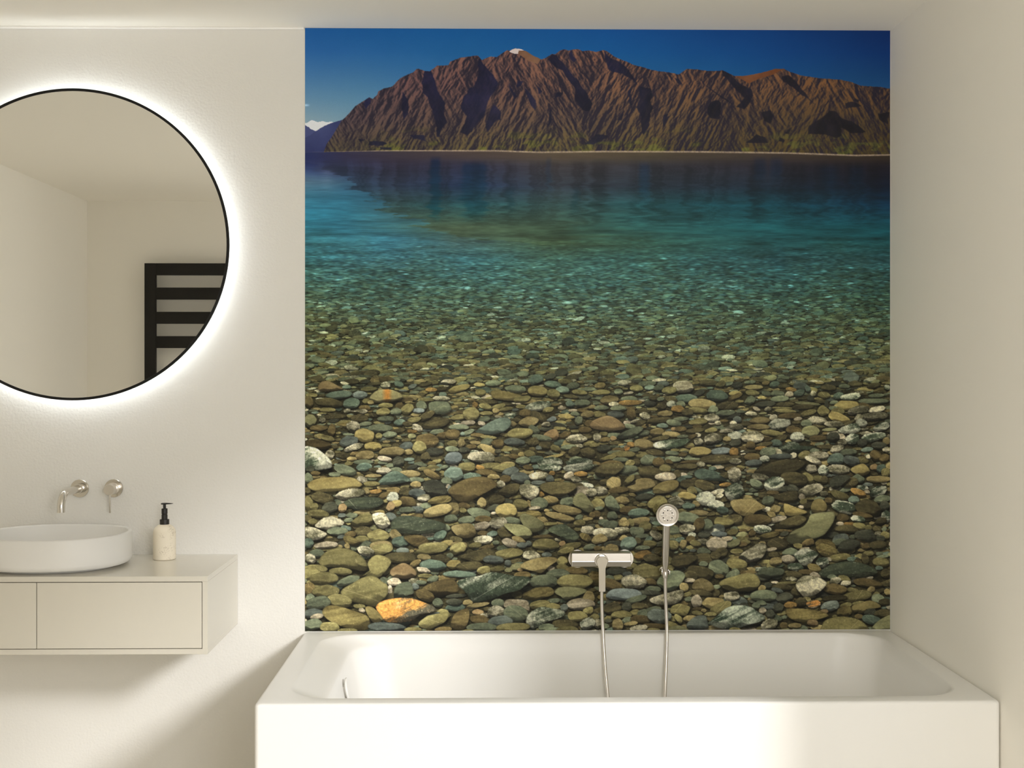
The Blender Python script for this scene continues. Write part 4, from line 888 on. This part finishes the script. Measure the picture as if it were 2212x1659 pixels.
def size_at(y):
    return float(np.interp(y, [500, 560, 640, 700, 780, 860, 960, 1100, 1250, 1370], [5, 7, 11, 15, 19, 22, 24, 26, 28, 30])), float(np.interp(y, [500, 560, 640, 700, 780, 860, 960, 1100, 1250, 1370], [1.2, 1.7, 2.8, 3.9, 5.4, 6.8, 8.8, 12, 14, 15]))


y = 498.0
while y < 1372:
    w0, h0 = size_at(y)
    x = MX0 - w0 * rr_.random()
    while x < MX1 + w0:
        f = math.exp(rr_.gauss(-0.12, 0.42))
        w, h = w0 * f * rr_.uniform(0.75, 1.35), h0 * f * rr_.uniform(0.75, 1.3)
        if y > 830:
            w, h = w * .8, h * .8
        cy = y + rr_.uniform(-0.4, 0.4) * h0
        w = min(w, 1.7 * w0)
        free = True
        for fx_, fy_ in ((0, 0), (-.2, 0), (.2, 0)):
            iy, ix = int((cy + fy_ * h - MY0) / 4), int((x + fx_ * w - MX0) / 4)
            if 0 <= iy < taken.shape[0] and 0 <= ix < taken.shape[1] and taken[iy, ix]:
                free = False
        kd = rr_.choice(POOL)
        if free:
            sd0 += 1
            todo.append((cy + h * 0.5 - (16 if y > 830 else 0), x, cy, None, w, h, rr_.gauss(3, 7), kd, sd0))
        x += w * rr_.uniform(0.62, 0.95)
    y += h0 * 0.52
todo.sort(key=lambda q: q[0])
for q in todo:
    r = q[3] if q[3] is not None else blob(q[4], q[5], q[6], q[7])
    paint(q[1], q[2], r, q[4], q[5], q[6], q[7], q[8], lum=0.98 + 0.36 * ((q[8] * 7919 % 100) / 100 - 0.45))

# water over the stones: the far ones sink into its blue-green and are drawn sideways by the ripples
sm = stone.copy()
for s_ in (1, 2, 3, 4):
    sm += np.roll(stone, s_, 1) + np.roll(stone, -s_, 1)
sm /= 9
t_ = np.interp(PY, [540, 640, 720], [1, 0.55, 0])[..., None]
far = stone * (1 - t_) + sm * t_
shift = (nz(N_W, 900, 100) * np.interp(PY, [500, 620, 720, 800], [3.5, 3.0, 1.5, 0])).astype(int)
far = np.take_along_axis(far, np.clip(XX.astype(int) + shift, 0, MW - 1)[..., None].repeat(3, 2), 1)
deep = np.interp(PY, [640, 760, 960], [0.88, 0.90, 1.0])[..., None]
far = far * deep
vis = np.interp(PY + N_L[:MH, :MW] * 14 - (PX - 658) * 0.012, [495, 530, 570, 620, 690, 770, 860, 960], [0, 0.15, 0.34, 0.52, 0.72, 0.85, 0.95, 1.0])[..., None]
wtint = np.where((PY > 488)[..., None], water, img)
cast = np.interp(PY, [500, 640, 760, 900], [0.6, 0.45, 0.2, 0.0])[..., None]
gain = np.interp(PY, [500, 600, 700, 800], [1.15, 1.18, 1.06, 1.0])[..., None]
lumf = far.mean(-1, keepdims=True)
modu = 1 + np.interp(PY, [495, 530, 580, 640], [0, 0.30, 0.75, 1.0])[..., None] * (np.clip(lumf / 84.0, 0.25, 2.3) - 1)
bed = wtint * modu * (1 - vis) + (far * gain * (1 + cast * (np.clip(wtint / np.maximum(wtint.mean(-1, keepdims=True), 1), 0.6, 1.4) - 1))) * vis
img = np.where((PY > 495)[..., None], bed, img)
# glints on the ripples
gl = np.clip(nz(N_W, 200, 700) + 0.6 * N_C[(PY * 1.0).astype(int) % NS, (PX * 0.6).astype(int) % NS] - 2.4, 0, 1) * np.interp(PY, [540, 620, 700, 760], [0, .5, .5, 0])
img += gl[..., None] * np.array([80, 96, 84], np.float32)

MURAL_GAIN = (1.32, 1.33, 1.36)
disp = np.clip(img, 1, 255) / 255.0
lin = np.where(disp <= 0.04045, disp / 12.92, ((disp + 0.055) / 1.055) ** 2.4)
# the colours get deeper towards the right side
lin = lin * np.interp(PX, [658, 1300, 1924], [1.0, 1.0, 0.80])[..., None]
lin = np.clip(lin * np.array(MURAL_GAIN, np.float32), 0.0, 0.95)


def build_mural():
    x0, x1, z1, z0 = 0.0005, 1.7985, CEIL - 0.0006, 0.6008
    y_f, y_b = -0.0016, -0.0002
    nx, ny = MW, MH
    gx = np.linspace(x0, x1, nx, dtype=np.float32)
    gz = np.linspace(z1, z0, ny, dtype=np.float32)
    n = nx * ny
    co = np.empty((n + 4, 3), np.float32)
    co[:n, 0] = np.tile(gx, ny)
    co[:n, 1] = y_f
    co[:n, 2] = np.repeat(gz, nx)
    co[n:] = [(x0, y_b, z1), (x1, y_b, z1), (x1, y_b, z0), (x0, y_b, z0)]
    idx = np.arange(n, dtype=np.int32).reshape(ny, nx)
    quads = np.stack([idx[:-1, :-1], idx[1:, :-1], idx[1:, 1:], idx[:-1, 1:]], -1).reshape(-1, 4)
    a, b, c, d = idx[0, 0], idx[0, -1], idx[-1, -1], idx[-1, 0]
    side = np.array([(a, b, n + 1, n), (b, c, n + 2, n + 1), (c, d, n + 3, n + 2), (d, a, n, n + 3)], np.int32)
    quads = np.concatenate([quads, side]).astype(np.int32)
    me = bpy.data.meshes.new('wall_mural')
    me.vertices.add(n + 4)
    me.vertices.foreach_set('co', co.ravel())
    me.loops.add(len(quads) * 4)
    me.loops.foreach_set('vertex_index', quads.ravel())
    me.polygons.add(len(quads))
    me.polygons.foreach_set('loop_start', np.arange(0, len(quads) * 4, 4, dtype=np.int32))
    me.update(calc_edges=True)
    at = me.color_attributes.new('print', 'FLOAT_COLOR', 'POINT')
    cv = np.ones((n + 4, 4), np.float32)
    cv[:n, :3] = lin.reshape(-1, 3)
    cv[n:, :3] = 0.5
    at.data.foreach_set('color', cv.ravel())
    m = bpy.data.materials.new('mural_print')
    m.use_nodes = True
    nt = m.node_tree
    b_ = nt.nodes['Principled BSDF']
    b_.inputs['Roughness'].default_value = 0.55
    b_.inputs['Specular IOR Level'].default_value = 0.18
    ca = nt.nodes.new('ShaderNodeVertexColor')
    ca.layer_name = 'print'
    tc = nt.nodes.new('ShaderNodeTexCoord')
    ns = nt.nodes.new('ShaderNodeTexNoise')
    ns.inputs['Scale'].default_value = 900
    ns.inputs['Detail'].default_value = 2
    nt.links.new(tc.outputs['Object'], ns.inputs['Vector'])
    mr = nt.nodes.new('ShaderNodeMapRange')
    mr.inputs['To Min'].default_value = 0.88
    mr.inputs['To Max'].default_value = 1.12
    nt.links.new(ns.outputs['Fac'], mr.inputs['Value'])
    vm = nt.nodes.new('ShaderNodeVectorMath')
    vm.operation = 'SCALE'
    nt.links.new(ca.outputs['Color'], vm.inputs[0])
    nt.links.new(mr.outputs['Result'], vm.inputs['Scale'])
    nt.links.new(vm.outputs['Vector'], b_.inputs['Base Color'])
    me.materials.append(m)
    o = bpy.data.objects.new('wall_mural', me)
    COL.objects.link(o)
    return tag(o, 'printed lake and mountain photo mural on the wall above the bathtub', 'mural')


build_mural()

# ------------------------------------------------------------ bathtub
tub = thing('bathtub', 'large white rectangular bathtub built in below the lake mural', 'bathtub', (0.9, -0.4, 0.0))
bm = bmesh.new()
OX0, OX1, OY0, OY1 = 0.0, 1.797, -0.8, -0.003
R_ = []
R_.append(rrect(OX0, OX1, OY0, OY1, 0.012, 0.001, nc=14))
R_.append(rrect(OX0, OX1, OY0, OY1, 0.012, 0.592, nc=14))
R_.append(rrect(OX0 + 0.0012, OX1 - 0.0012, OY0 + 0.0012, OY1 - 0.0012, 0.012, 0.5963, nc=14))
R_.append(rrect(OX0 + 0.0045, OX1 - 0.0045, OY0 + 0.0045, OY1 - 0.0045, 0.012, 0.5992, nc=14))
R_.append(rrect(OX0 + 0.008, OX1 - 0.008, OY0 + 0.008, OY1 - 0.008, 0.012, 0.6, nc=14))
ix0, ix1, iy0, iy1 = 0.062, 1.742, -0.752, -0.040
# inner slope: (left inset, right inset, front/back inset, corner radius, height), rounded between
IN = [(0, 0, 0, .115, .6), (.004, .003, .003, .115, .5992), (.012, .008, .006, .115, .5965), (.030, .013, .009, .115, .590), (.060, .018, .011, .115, .580),
      (.084, .021, .013, .115, .571), (.094, .024, .016, .115, .560), (.104, .030, .021, .115, .535), (.125, .042, .032, .115, .44), (.155, .055, .048, .115, .30),
      (.180, .080, .065, .11, .21), (.215, .115, .09, .10, .175), (.27, .17, .13, .09, .162), (.40, .40, .20, .06, .158)]
for i in range(len(IN) - 1):
    for st_ in (0, .34, .67):
        v_ = []
        for k in range(5):
            q = [IN[max(i - 1, 0)][k], IN[i][k], IN[i + 1][k], IN[min(i + 2, len(IN) - 1)][k]]
            v_.append(0.5 * (2 * q[1] + (q[2] - q[0]) * st_ + (2 * q[0] - 5 * q[1] + 4 * q[2] - q[3]) * st_ ** 2 + (3 * q[1] - q[0] - 3 * q[2] + q[3]) * st_ ** 3))
        R_.append(rrect(ix0 + v_[0], ix1 - v_[1], iy0 + v_[2], iy1 - v_[2], v_[3], min(v_[4], 0.6), nc=14))
v_ = IN[-1]
R_.append(rrect(ix0 + v_[0], ix1 - v_[1], iy0 + v_[2], iy1 - v_[2], v_[3], v_[4], nc=14))
rings(bm, R_, cap0=True, cap1=True)
link('tub_shell', bm, M['ceramic'], tub, angle=60)
# overflow cover: a flat round disc on the left inner end
bm = bmesh.new()
lathe(bm, [(0.018, 0.0), (0.018, 0.006), (0.0325, 0.007), (0.034, 0.009), (0.034, 0.0115), (0.0325, 0.013), (0.0, 0.013)], (0, 0, 0), axis='X', cap0=True, cap1=False)
ov = link('overflow_cover', bm, M['ceramic'], None)
ov.rotation_euler = (0, math.radians(-12), 0)
ov.location = (0.1685, -0.395, 0.523)
ov.parent = tub
ov.matrix_parent_inverse = tub.matrix_world.inverted()
bm = bmesh.new()
lathe(bm, [(0.0, 0.0), (0.028, 0.0), (0.030, 0.003), (0.012, 0.006), (0.0, 0.006)], (1.05, -0.4, 0.158), cap0=False, cap1=False)
link('drain', bm, M['chrome'], tub)

# ------------------------------------------------------------ vanity with two drawers
VX0, VX1, VY, VZ0, VZ1 = -1.133, -0.205, -0.393, 0.624, 0.8365
van = thing('vanity_cabinet', 'wall-hung beige lacquered vanity cabinet with two flush drawers, under the round mirror', 'cabinet', (-0.669, -0.2, VZ0))
t = 0.0145
bm = bmesh.new()
add_box(bm, VX0, VX1, VY, -0.001, VZ1 - t, VZ1, 0.0006, 1)
add_box(bm, VX0, VX1, VY, -0.001, VZ0, VZ0 + t, 0.0006, 1)
add_box(bm, VX0, VX0 + t, VY, -0.001, VZ0 + t, VZ1 - t, 0)
add_box(bm, VX1 - t, VX1, VY, -0.001, VZ0 + t, VZ1 - t, 0)
link('carcass', bm, M['lacquer'], van)
box('drawer_recess', VX0 + t, VX1 - t, VY + 0.02, -0.004, VZ0 + t, VZ1 - t, M['gap'], van)
DX = -0.669
g = 0.0019
for a, b in ((VX0 + t + g, DX - g / 2), (DX + g / 2, VX1 - t - g)):
    box('drawer_front', a, b, VY, VY + 0.0195, VZ0 + t + g, VZ1 - t - g, M['lacquer'], van, bevel=0.0006, seg=1)

# ------------------------------------------------------------ oval countertop basin
bas = thing('washbasin', 'low oval matt white countertop basin on the beige vanity', 'basin', (-0.69, -0.2, VZ1))


def oval(a, b, z, cx=-0.69, cy=-0.198, n=96, e=2.25):
    pts = []
    for i in range(n):
        th = 2 * PI * i / n
        c, s = math.cos(th), math.sin(th)
        pts.append((cx + a * math.copysign(abs(c) ** (2 / e), c), cy + b * math.copysign(abs(s) ** (2 / e), s), z))
    return pts


bm = bmesh.new()
A, B, z0, z1 = 0.213, 0.186, VZ1 + 0.0005, 0.9325
prof = [(-0.035, z0), (-0.033, z0 + 0.0065), (-0.006, z0 + 0.0085), (-0.0015, z0 + 0.014), (0, z0 + 0.022), (0, z1 - 0.004), (-0.001, z1 - 0.0012), (-0.003, z1),
        (-0.009, z1), (-0.0115, z1 - 0.0015), (-0.0125, z1 - 0.004), (-0.018, z1 - 0.04), (-0.032, z1 - 0.066), (-0.06, z1 - 0.075), (-0.12, z1 - 0.078)]
rings(bm, [oval(A + d, B + d, z) for d, z in prof])
link('basin_bowl', bm, M['stoneware'], bas, angle=40)
bm = bmesh.new()
lathe(bm, [(0.0, 0.0), (0.031, 0.0), (0.032, 0.003), (0.028, 0.005), (0.0, 0.0055)], (-0.69, -0.198, z1 - 0.0778), cap0=False, cap1=False)
link('drain_cover', bm, M['chrome'], bas)

# ------------------------------------------------------------ wall spout and its mixer
sp = thing('basin_spout', 'brushed nickel wall spout curving down over the oval basin', 'tap', (-0.684, 0.0, 1.0388))
bm = bmesh.new()
lathe(bm, [(0.0, 0.0), (0.0272, 0.0), (0.0276, 0.001), (0.0276, 0.005), (0.0268, 0.006), (0.0, 0.006)], (-0.684, -0.0002, 1.0388), 'Y', cap0=False, cap1=False)
link('wall_plate', bm, M['steel'], sp)
bm = bmesh.new()
lathe(bm, [(0.0148, 0.0055), (0.0148, 0.030), (0.0142, 0.031), (0.0115, 0.031)], (-0.684, 0, 1.0388), 'Y', cap0=True, cap1=True)
link('collar', bm, M['steel'], sp)
bm = bmesh.new()
pp = [(-0.684, -0.030, 1.0388), (-0.684, -0.11, 1.0388)]
for i in range(0, 13):
    a = PI / 2 * i / 12
    pp.append((-0.684, -0.122 - 0.042 * math.sin(a), 1.0388 - 0.042 * (1 - math.cos(a))))
pp.append((-0.684, -0.164, 0.9845))
tube(bm, pp, 0.0114, n=32)
link('spout_tube', bm, M['steel'], sp, angle=50)

mx = thing('basin_mixer', 'round brushed nickel wall mixer knob with a thin downward lever, right of the spout', 'tap', (-0.5808, 0.0, 1.0392))
bm = bmesh.new()
lathe(bm, [(0.0, 0.0), (0.0276, 0.0), (0.028, 0.001), (0.028, 0.005), (0.0272, 0.006), (0.0, 0.006)], (-0.5808, -0.0002, 1.0392), 'Y', cap0=False, cap1=False)
link('wall_plate', bm, M['steel'], mx)
bm = bmesh.new()
lathe(bm, [(0.0185, 0.0055), (0.0185, 0.016), (0.0165, 0.0165), (0.0165, 0.051), (0.0158, 0.0525), (0.0, 0.0527)], (-0.5808, 0, 1.0392), 'Y', cap0=True, cap1=False)
link('knob', bm, M['satin'], mx)
bm = bmesh.new()
lathe(bm, [(0.0, -0.071), (0.0028, -0.0706), (0.003, -0.070), (0.003, -0.012)], (-0.5805, -0.042, 1.0392), 'Z', n=20, cap0=False)
link('lever', bm, M['steel'], mx)

# ------------------------------------------------------------ soap dispenser
sx_, sy_, sz_ = -0.4035, -0.090, VZ1
sd_ = thing('soap_dispenser', 'cream travertine soap bottle with a black pump, on the vanity beside the basin', 'soap dispenser', (sx_, sy_, sz_))
bm = bmesh.new()
prof = [(0.0, 0.0), (0.0305, 0.0), (0.0322, 0.0012), (0.0328, 0.0035), (0.0328, 0.078), (0.0322, 0.084), (0.030, 0.0905), (0.0255, 0.0965), (0.020, 0.1005), (0.0145, 0.1025), (0.0142, 0.1035), (0.0, 0.1035)]
lathe(bm, prof, (sx_, sy_, sz_ + 0.0003), n=64, cap0=False, cap1=False)
link('bottle', bm, M['travertine'], sd_)
bm = bmesh.new()
lathe(bm, [(0.0138, 0.102), (0.0138, 0.1175), (0.0132, 0.1185), (0.0, 0.1185)], (sx_, sy_, sz_), n=40, cap0=True, cap1=False)
link('collar', bm, M['black_plastic'], sd_)
bm = bmesh.new()
lathe(bm, [(0.0088, 0.1183), (0.0088, 0.132), (0.0078, 0.133), (0.0078, 0.1345), (0.0088, 0.1355), (0.0088, 0.1495), (0.0082, 0.1505), (0.0042, 0.1505), (0.0042, 0.164)],
      (sx_, sy_, sz_), n=32)
pump = link('pump', bm, M['black_plastic'], sd_)
bm = bmesh.new()
rl = []
for x, w, za, zb in ((-0.0100, 0.002, 0.1635, 0.1655), (-0.0090, 0.0075, 0.1625, 0.1668), (-0.004, 0.0095, 0.1622, 0.1675), (0.004, 0.0095, 0.1624, 0.1677), (0.012, 0.0065, 0.163, 0.1672), (0.020, 0.004, 0.1638, 0.1665), (0.025, 0.0028, 0.1645, 0.1658)):
    rl.append([(sx_ + x, sy_ + w * math.cos(2 * PI * k / 20), sz_ + (za + zb) / 2 + (zb - za) / 2 * math.sin(2 * PI * k / 20)) for k in range(20)])
rings(bm, rl)
link('pump_head', bm, M['black_plastic'], pump)

# ------------------------------------------------------------ round backlit mirror
mcx, mcz, MR = -0.6945, 1.7790, 0.4715
mi = thing('backlit_mirror', 'large round mirror with a thin black frame and glowing edge, on the plaster wall', 'mirror', (mcx, 0.0, mcz))
bm = bmesh.new()
lathe(bm, [(MR - 0.0045, 0.030), (MR, 0.030), (MR, 0.0355), (MR - 0.0005, 0.0365), (MR - 0.0080, 0.0365), (MR - 0.0082, 0.0362), (MR - 0.0082, 0.0345)], (mcx, 0, mcz), 'Y', n=180, cap0=False, cap1=False)
# close the ring at the back
n = 180
link('frame', bm, M['black_metal'], mi)
bm = bmesh.new()
lathe(bm, [(0.0, 0.0315), (MR - 0.0045, 0.0315), (MR - 0.0045, 0.0348), (0.0, 0.0348)], (mcx, 0, mcz), 'Y', n=180, cap0=False, cap1=False)
link('mirror_glass', bm, M['mirror'], mi, smooth=False)
bm = bmesh.new()
lathe(bm, [(0.0, 0.0005), (MR - 0.030, 0.0005), (MR - 0.030, 0.0313), (0.0, 0.0313)], (mcx, 0, mcz), 'Y', n=120, cap0=False, cap1=False)
link('backing_box', bm, M['trim'], mi)
bm = bmesh.new()
lathe(bm, [(MR - 0.0295, 0.012), (MR - 0.0275, 0.012), (MR - 0.0275, 0.026), (MR - 0.0295, 0.026)], (mcx, 0, mcz), 'Y', n=120, cap0=False, cap1=False)
link('led_strip', bm, M['led'], mi)

# ------------------------------------------------------------ bath mixer
bx, bz = 0.9053, 0.8226
bmx = thing('bath_mixer', 'wall-mounted chrome bath mixer with a flat downward lever, left of the hand shower', 'tap', (bx, 0.0, bz))
for cx in (0.8331, 0.9775):
    bm = bmesh.new()
    lathe(bm, [(0.0, 0.0), (0.0278, 0.0), (0.0282, 0.001), (0.0282, 0.0105), (0.0272, 0.0125), (0.0, 0.013)], (cx, -0.0018, bz), 'Y', n=64, cap0=False, cap1=False)
    link('escutcheon', bm, M['satin'], bmx)
    bm = bmesh.new()
    lathe(bm, [(0.013, 0.012), (0.013, 0.040)], (cx, 0, bz), 'Y', n=32)
    link('inlet', bm, M['chrome'], bmx)
bm = bmesh.new()
# body profile in (y, z): flat upright front that breaks and leans back below
bp_ = [(-0.030, 0.0215), (-0.034, 0.0225), (-0.064, 0.0222), (-0.0680, 0.0213), (-0.0700, 0.0195), (-0.0702, -0.0030), (-0.0706, -0.0048), (-0.0700, -0.0070), (-0.0655, -0.0195), (-0.0615, -0.0215), (-0.058, -0.0225), (-0.034, -0.0225), (-0.030, -0.0215)]
BX0, BX1 = 0.8120, 0.9906
rl = []
for x, s in ((BX0, 0.96), (BX0 + 0.0012, 1.0), (BX1 - 0.0012, 1.0), (BX1, 0.96)):
    rl.append([(x, -0.05 + (y + 0.05) * s, bz + 0.0042 + z * s) for y, z in bp_])
rings(bm, rl)
link('mixer_body', bm, M['satin'], bmx, angle=6)
bm = bmesh.new()
hx, hz = 0.9010, bz + 0.0030
lathe(bm, [(0.0205, 0.064), (0.0205, 0.0775), (0.0196, 0.079), (0.0178, 0.079), (0.0178, 0.0865)], (hx, 0, hz), 'Y', n=56)
link('cartridge', bm, M['chrome'], bmx)
bm = bmesh.new()
# lever: round head flowing into a straight flat bar
out = []
for i in range(33):
    a = math.radians(-30 + 240 * i / 32)
    out.append((0.0170 * math.cos(a), 0.0170 * math.sin(a)))
out += [(-0.0106, -0.020), (-0.0103, -0.030), (-0.0100, -0.088), (-0.0092, -0.0895), (0.0092, -0.0895), (0.0100, -0.088), (0.0103, -0.030), (0.0106, -0.020)]


def lever_ring(y, s):
    return [(hx + x * s, y, hz + z * (s if z > -0.02 else 1.0 - (1 - s) * 0.3)) for x, z in out]


rings(bm, [lever_ring(-0.0855, 0.93), lever_ring(-0.0868, 1.0), lever_ring(-0.0955, 1.0), lever_ring(-0.0968, 0.95)])
link('lever', bm, M['steel'], bmx, angle=30)
bm = bmesh.new()
lathe(bm, [(0.009, -0.036), (0.010, -0.035), (0.010, -0.018)], (0.9045, -0.047, bz + 0.0042), 'Z', n=24)
link('hose_outlet', bm, M['chrome'], bmx)

# ------------------------------------------------------------ hand shower on its wall holder
HX = 1.0965
ho = thing('shower_holder', 'small chrome wall bracket gripping the foot of the hand shower', 'bracket', (HX, 0.0, 0.787))
bm = bmesh.new()
lathe(bm, [(0.0, 0.0), (0.0100, 0.0), (0.0102, 0.001), (0.0102, 0.006), (0.0070, 0.008), (0.0070, 0.034)], (HX, -0.0018, 0.787), 'Y', n=32, cap0=False)
link('wall_stub', bm, M['chrome'], ho)
for s in (-1, 1):
    bm = bmesh.new()
    pts = []
    x0, x1 = HX + s * 0.0098, HX + s * 0.0132
    add_box(bm, min(x0, x1), max(x0, x1), -0.066, -0.036, 0.780, 0.7945, 0.001, 2)
    link('prong', bm, M['chrome'], ho)
bm = bmesh.new()
add_box(bm, HX - 0.0132, HX + 0.0132, -0.0385, -0.034, 0.780, 0.7945, 0.001, 2)
link('saddle', bm, M['chrome'], ho)

hs = thing('hand_shower', 'chrome hand shower with a round nozzle face, standing upright in its holder', 'shower head', (HX, -0.055, 0.77))
# axis leans forward towards the head
bm = bmesh.new()
hp = [(HX, -0.0525, 0.7705), (HX, -0.0530, 0.775), (HX, -0.0532, 0.789), (HX, -0.0535, 0.7905), (HX, -0.0540, 0.800), (HX, -0.0545, 0.806), (HX, -0.0560, 0.815), (HX, -0.062, 0.850), (HX, -0.068, 0.885), (HX, -0.073, 0.915), (HX, -0.078, 0.935), (HX, -0.081, 0.950)]
hr = [0.0078, 0.0082, 0.0082, 0.0070, 0.0074, 0.0085, 0.0098, 0.0110, 0.0112, 0.0113, 0.0112, 0.011]
tube(bm, hp, hr, n=32)
link('handle', bm, M['satin'], hs, angle=40)
nrm = Vector((-0.02, -1.0, -0.10)).normalized()
hc = Vector((HX + 0.0000, -0.100, 0.9655))
rot = nrm.to_track_quat('Z', 'Y').to_matrix().to_4x4()


def headpart(name, prof, material, n=64, cap0=True, cap1=True, off=(0, 0), par=None):
    bm = bmesh.new()
    lathe(bm, prof, (off[0], off[1], 0), 'Z', n=n, cap0=cap0, cap1=cap1)
    bmesh.ops.transform(bm, matrix=Matrix.Translation(hc) @ rot, verts=bm.verts)
    return link(name, bm, material, par or hs)


headpart('head_body', [(0.0, -0.036), (0.014, -0.0355), (0.026, -0.033), (0.0320, -0.028), (0.0332, -0.020), (0.0332, -0.0095), (0.0318, -0.0085), (0.0318, -0.0075), (0.0342, -0.006), (0.0345, -0.0035), (0.0342, 0.0)], M['steel'], cap0=False)
face = headpart('spray_face', [(0.0342, -0.0002), (0.0338, 0.0022), (0.0325, 0.0030), (0.0290, 0.0024), (0.0268, 0.0012), (0.0262, 0.0022), (0.0, 0.0026)], M['satin'], cap0=False, cap1=False)
for k in range(12):
    a = 2 * PI * k / 12 + PI / 2
    rr = 0.0150 if k % 2 == 0 else 0.0172
    off = (rr * math.cos(a), rr * math.sin(a))
    if k % 2 == 0:
        headpart('spray_hole', [(0.0, 0.0022), (0.0019, 0.0022), (0.0019, 0.0029), (0.0, 0.0029)], M['hole'], n=16, cap0=False, cap1=False, off=off, par=face)
    else:
        headpart('nozzle', [(0.0032, 0.002), (0.0032, 0.0031), (0.0026, 0.0034), (0.0020, 0.0034), (0.0016, 0.0028), (0.0, 0.0028)], M['satin'], n=20, cap0=True, cap1=False, off=off, par=face)
for k in range(3):
    a0 = 2 * PI * k / 3 + PI / 3
    bm = bmesh.new()
    for j in range(4):
        a = 2 * PI * j / 4
        lathe(bm, [(0.0, 0.0022), (0.0006, 0.0022), (0.0006, 0.0030), (0.0, 0.0030)], (0.0062 * math.cos(a0) + 0.0022 * math.cos(a), 0.0062 * math.sin(a0) + 0.0022 * math.sin(a), 0), 'Z', n=8, cap0=False, cap1=False)
    bmesh.ops.transform(bm, matrix=Matrix.Translation(hc) @ rot, verts=bm.verts)
    link('spray_hole', bm, M['nozzle'], face)

# one hose: from the mixer, down into the tub and back up to the hand shower
pts = [(0.9045, -0.047, 0.7895), (0.9040, -0.050, 0.74), (0.9045, -0.054, 0.68), (0.9068, -0.062, 0.61), (0.9098, -0.082, 0.53), (0.9140, -0.105, 0.46), (0.922, -0.125, 0.38),
       (0.945, -0.150, 0.27), (0.985, -0.165, 0.20), (1.03, -0.160, 0.195), (1.065, -0.145, 0.26), (1.081, -0.125, 0.36), (1.088, -0.108, 0.44), (1.095, -0.085, 0.53), (1.100, -0.064, 0.61), (1.0985, -0.055, 0.68), (1.0968, -0.053, 0.74), (HX, -0.0527, 0.7712)]
bm = bmesh.new()
tube(bm, bez(pts, 10), 0.0053, n=18)
tag(link('shower_hose', bm, M['hose'], None, angle=60), 'thin silver shower hose looping down into the white bathtub from mixer and shower', 'hose')

# ------------------------------------------------------------ towel radiator on the wall behind the camera (seen in the mirror)
rd = thing('towel_radiator', 'flat black ladder towel radiator, seen reflected in the round mirror', 'radiator', (-1.24, RY, 0.75))
RX0, RX1, RZ0, RZ1 = -1.538, -0.94, 0.72, 2.055
ry0, ry1 = RY + 0.055, RY + 0.085
for a, b in ((RX0, RX0 + 0.068), (RX1 - 0.068, RX1)):
    box('upright', a, b, ry0, ry1, RZ0, RZ1, M['radiator'], rd, bevel=0.002)
z = RZ1
zs = []
for grp in (4, 3, 3):
    for k in range(grp):
        zs.append(z)
        z -= 0.1485
    z -= 0.115
for zt in zs:
    if zt - 0.073 > RZ0 - 0.005:
        box('rail', RX0 + 0.0675, RX1 - 0.0675, ry0 + 0.003, ry1 - 0.001, zt - 0.073, zt, M['radiator'], rd, bevel=0.002)
for xx in (RX0 + 0.034, RX1 - 0.034):
    for zz in (RZ1 - 0.12, RZ0 + 0.12):
        bm = bmesh.new()
        lathe(bm, [(0.012, -0.0555), (0.012, -0.0002)], (xx, RY, zz), 'Y', n=20)
        link('wall_bracket', bm, M['radiator'], rd)
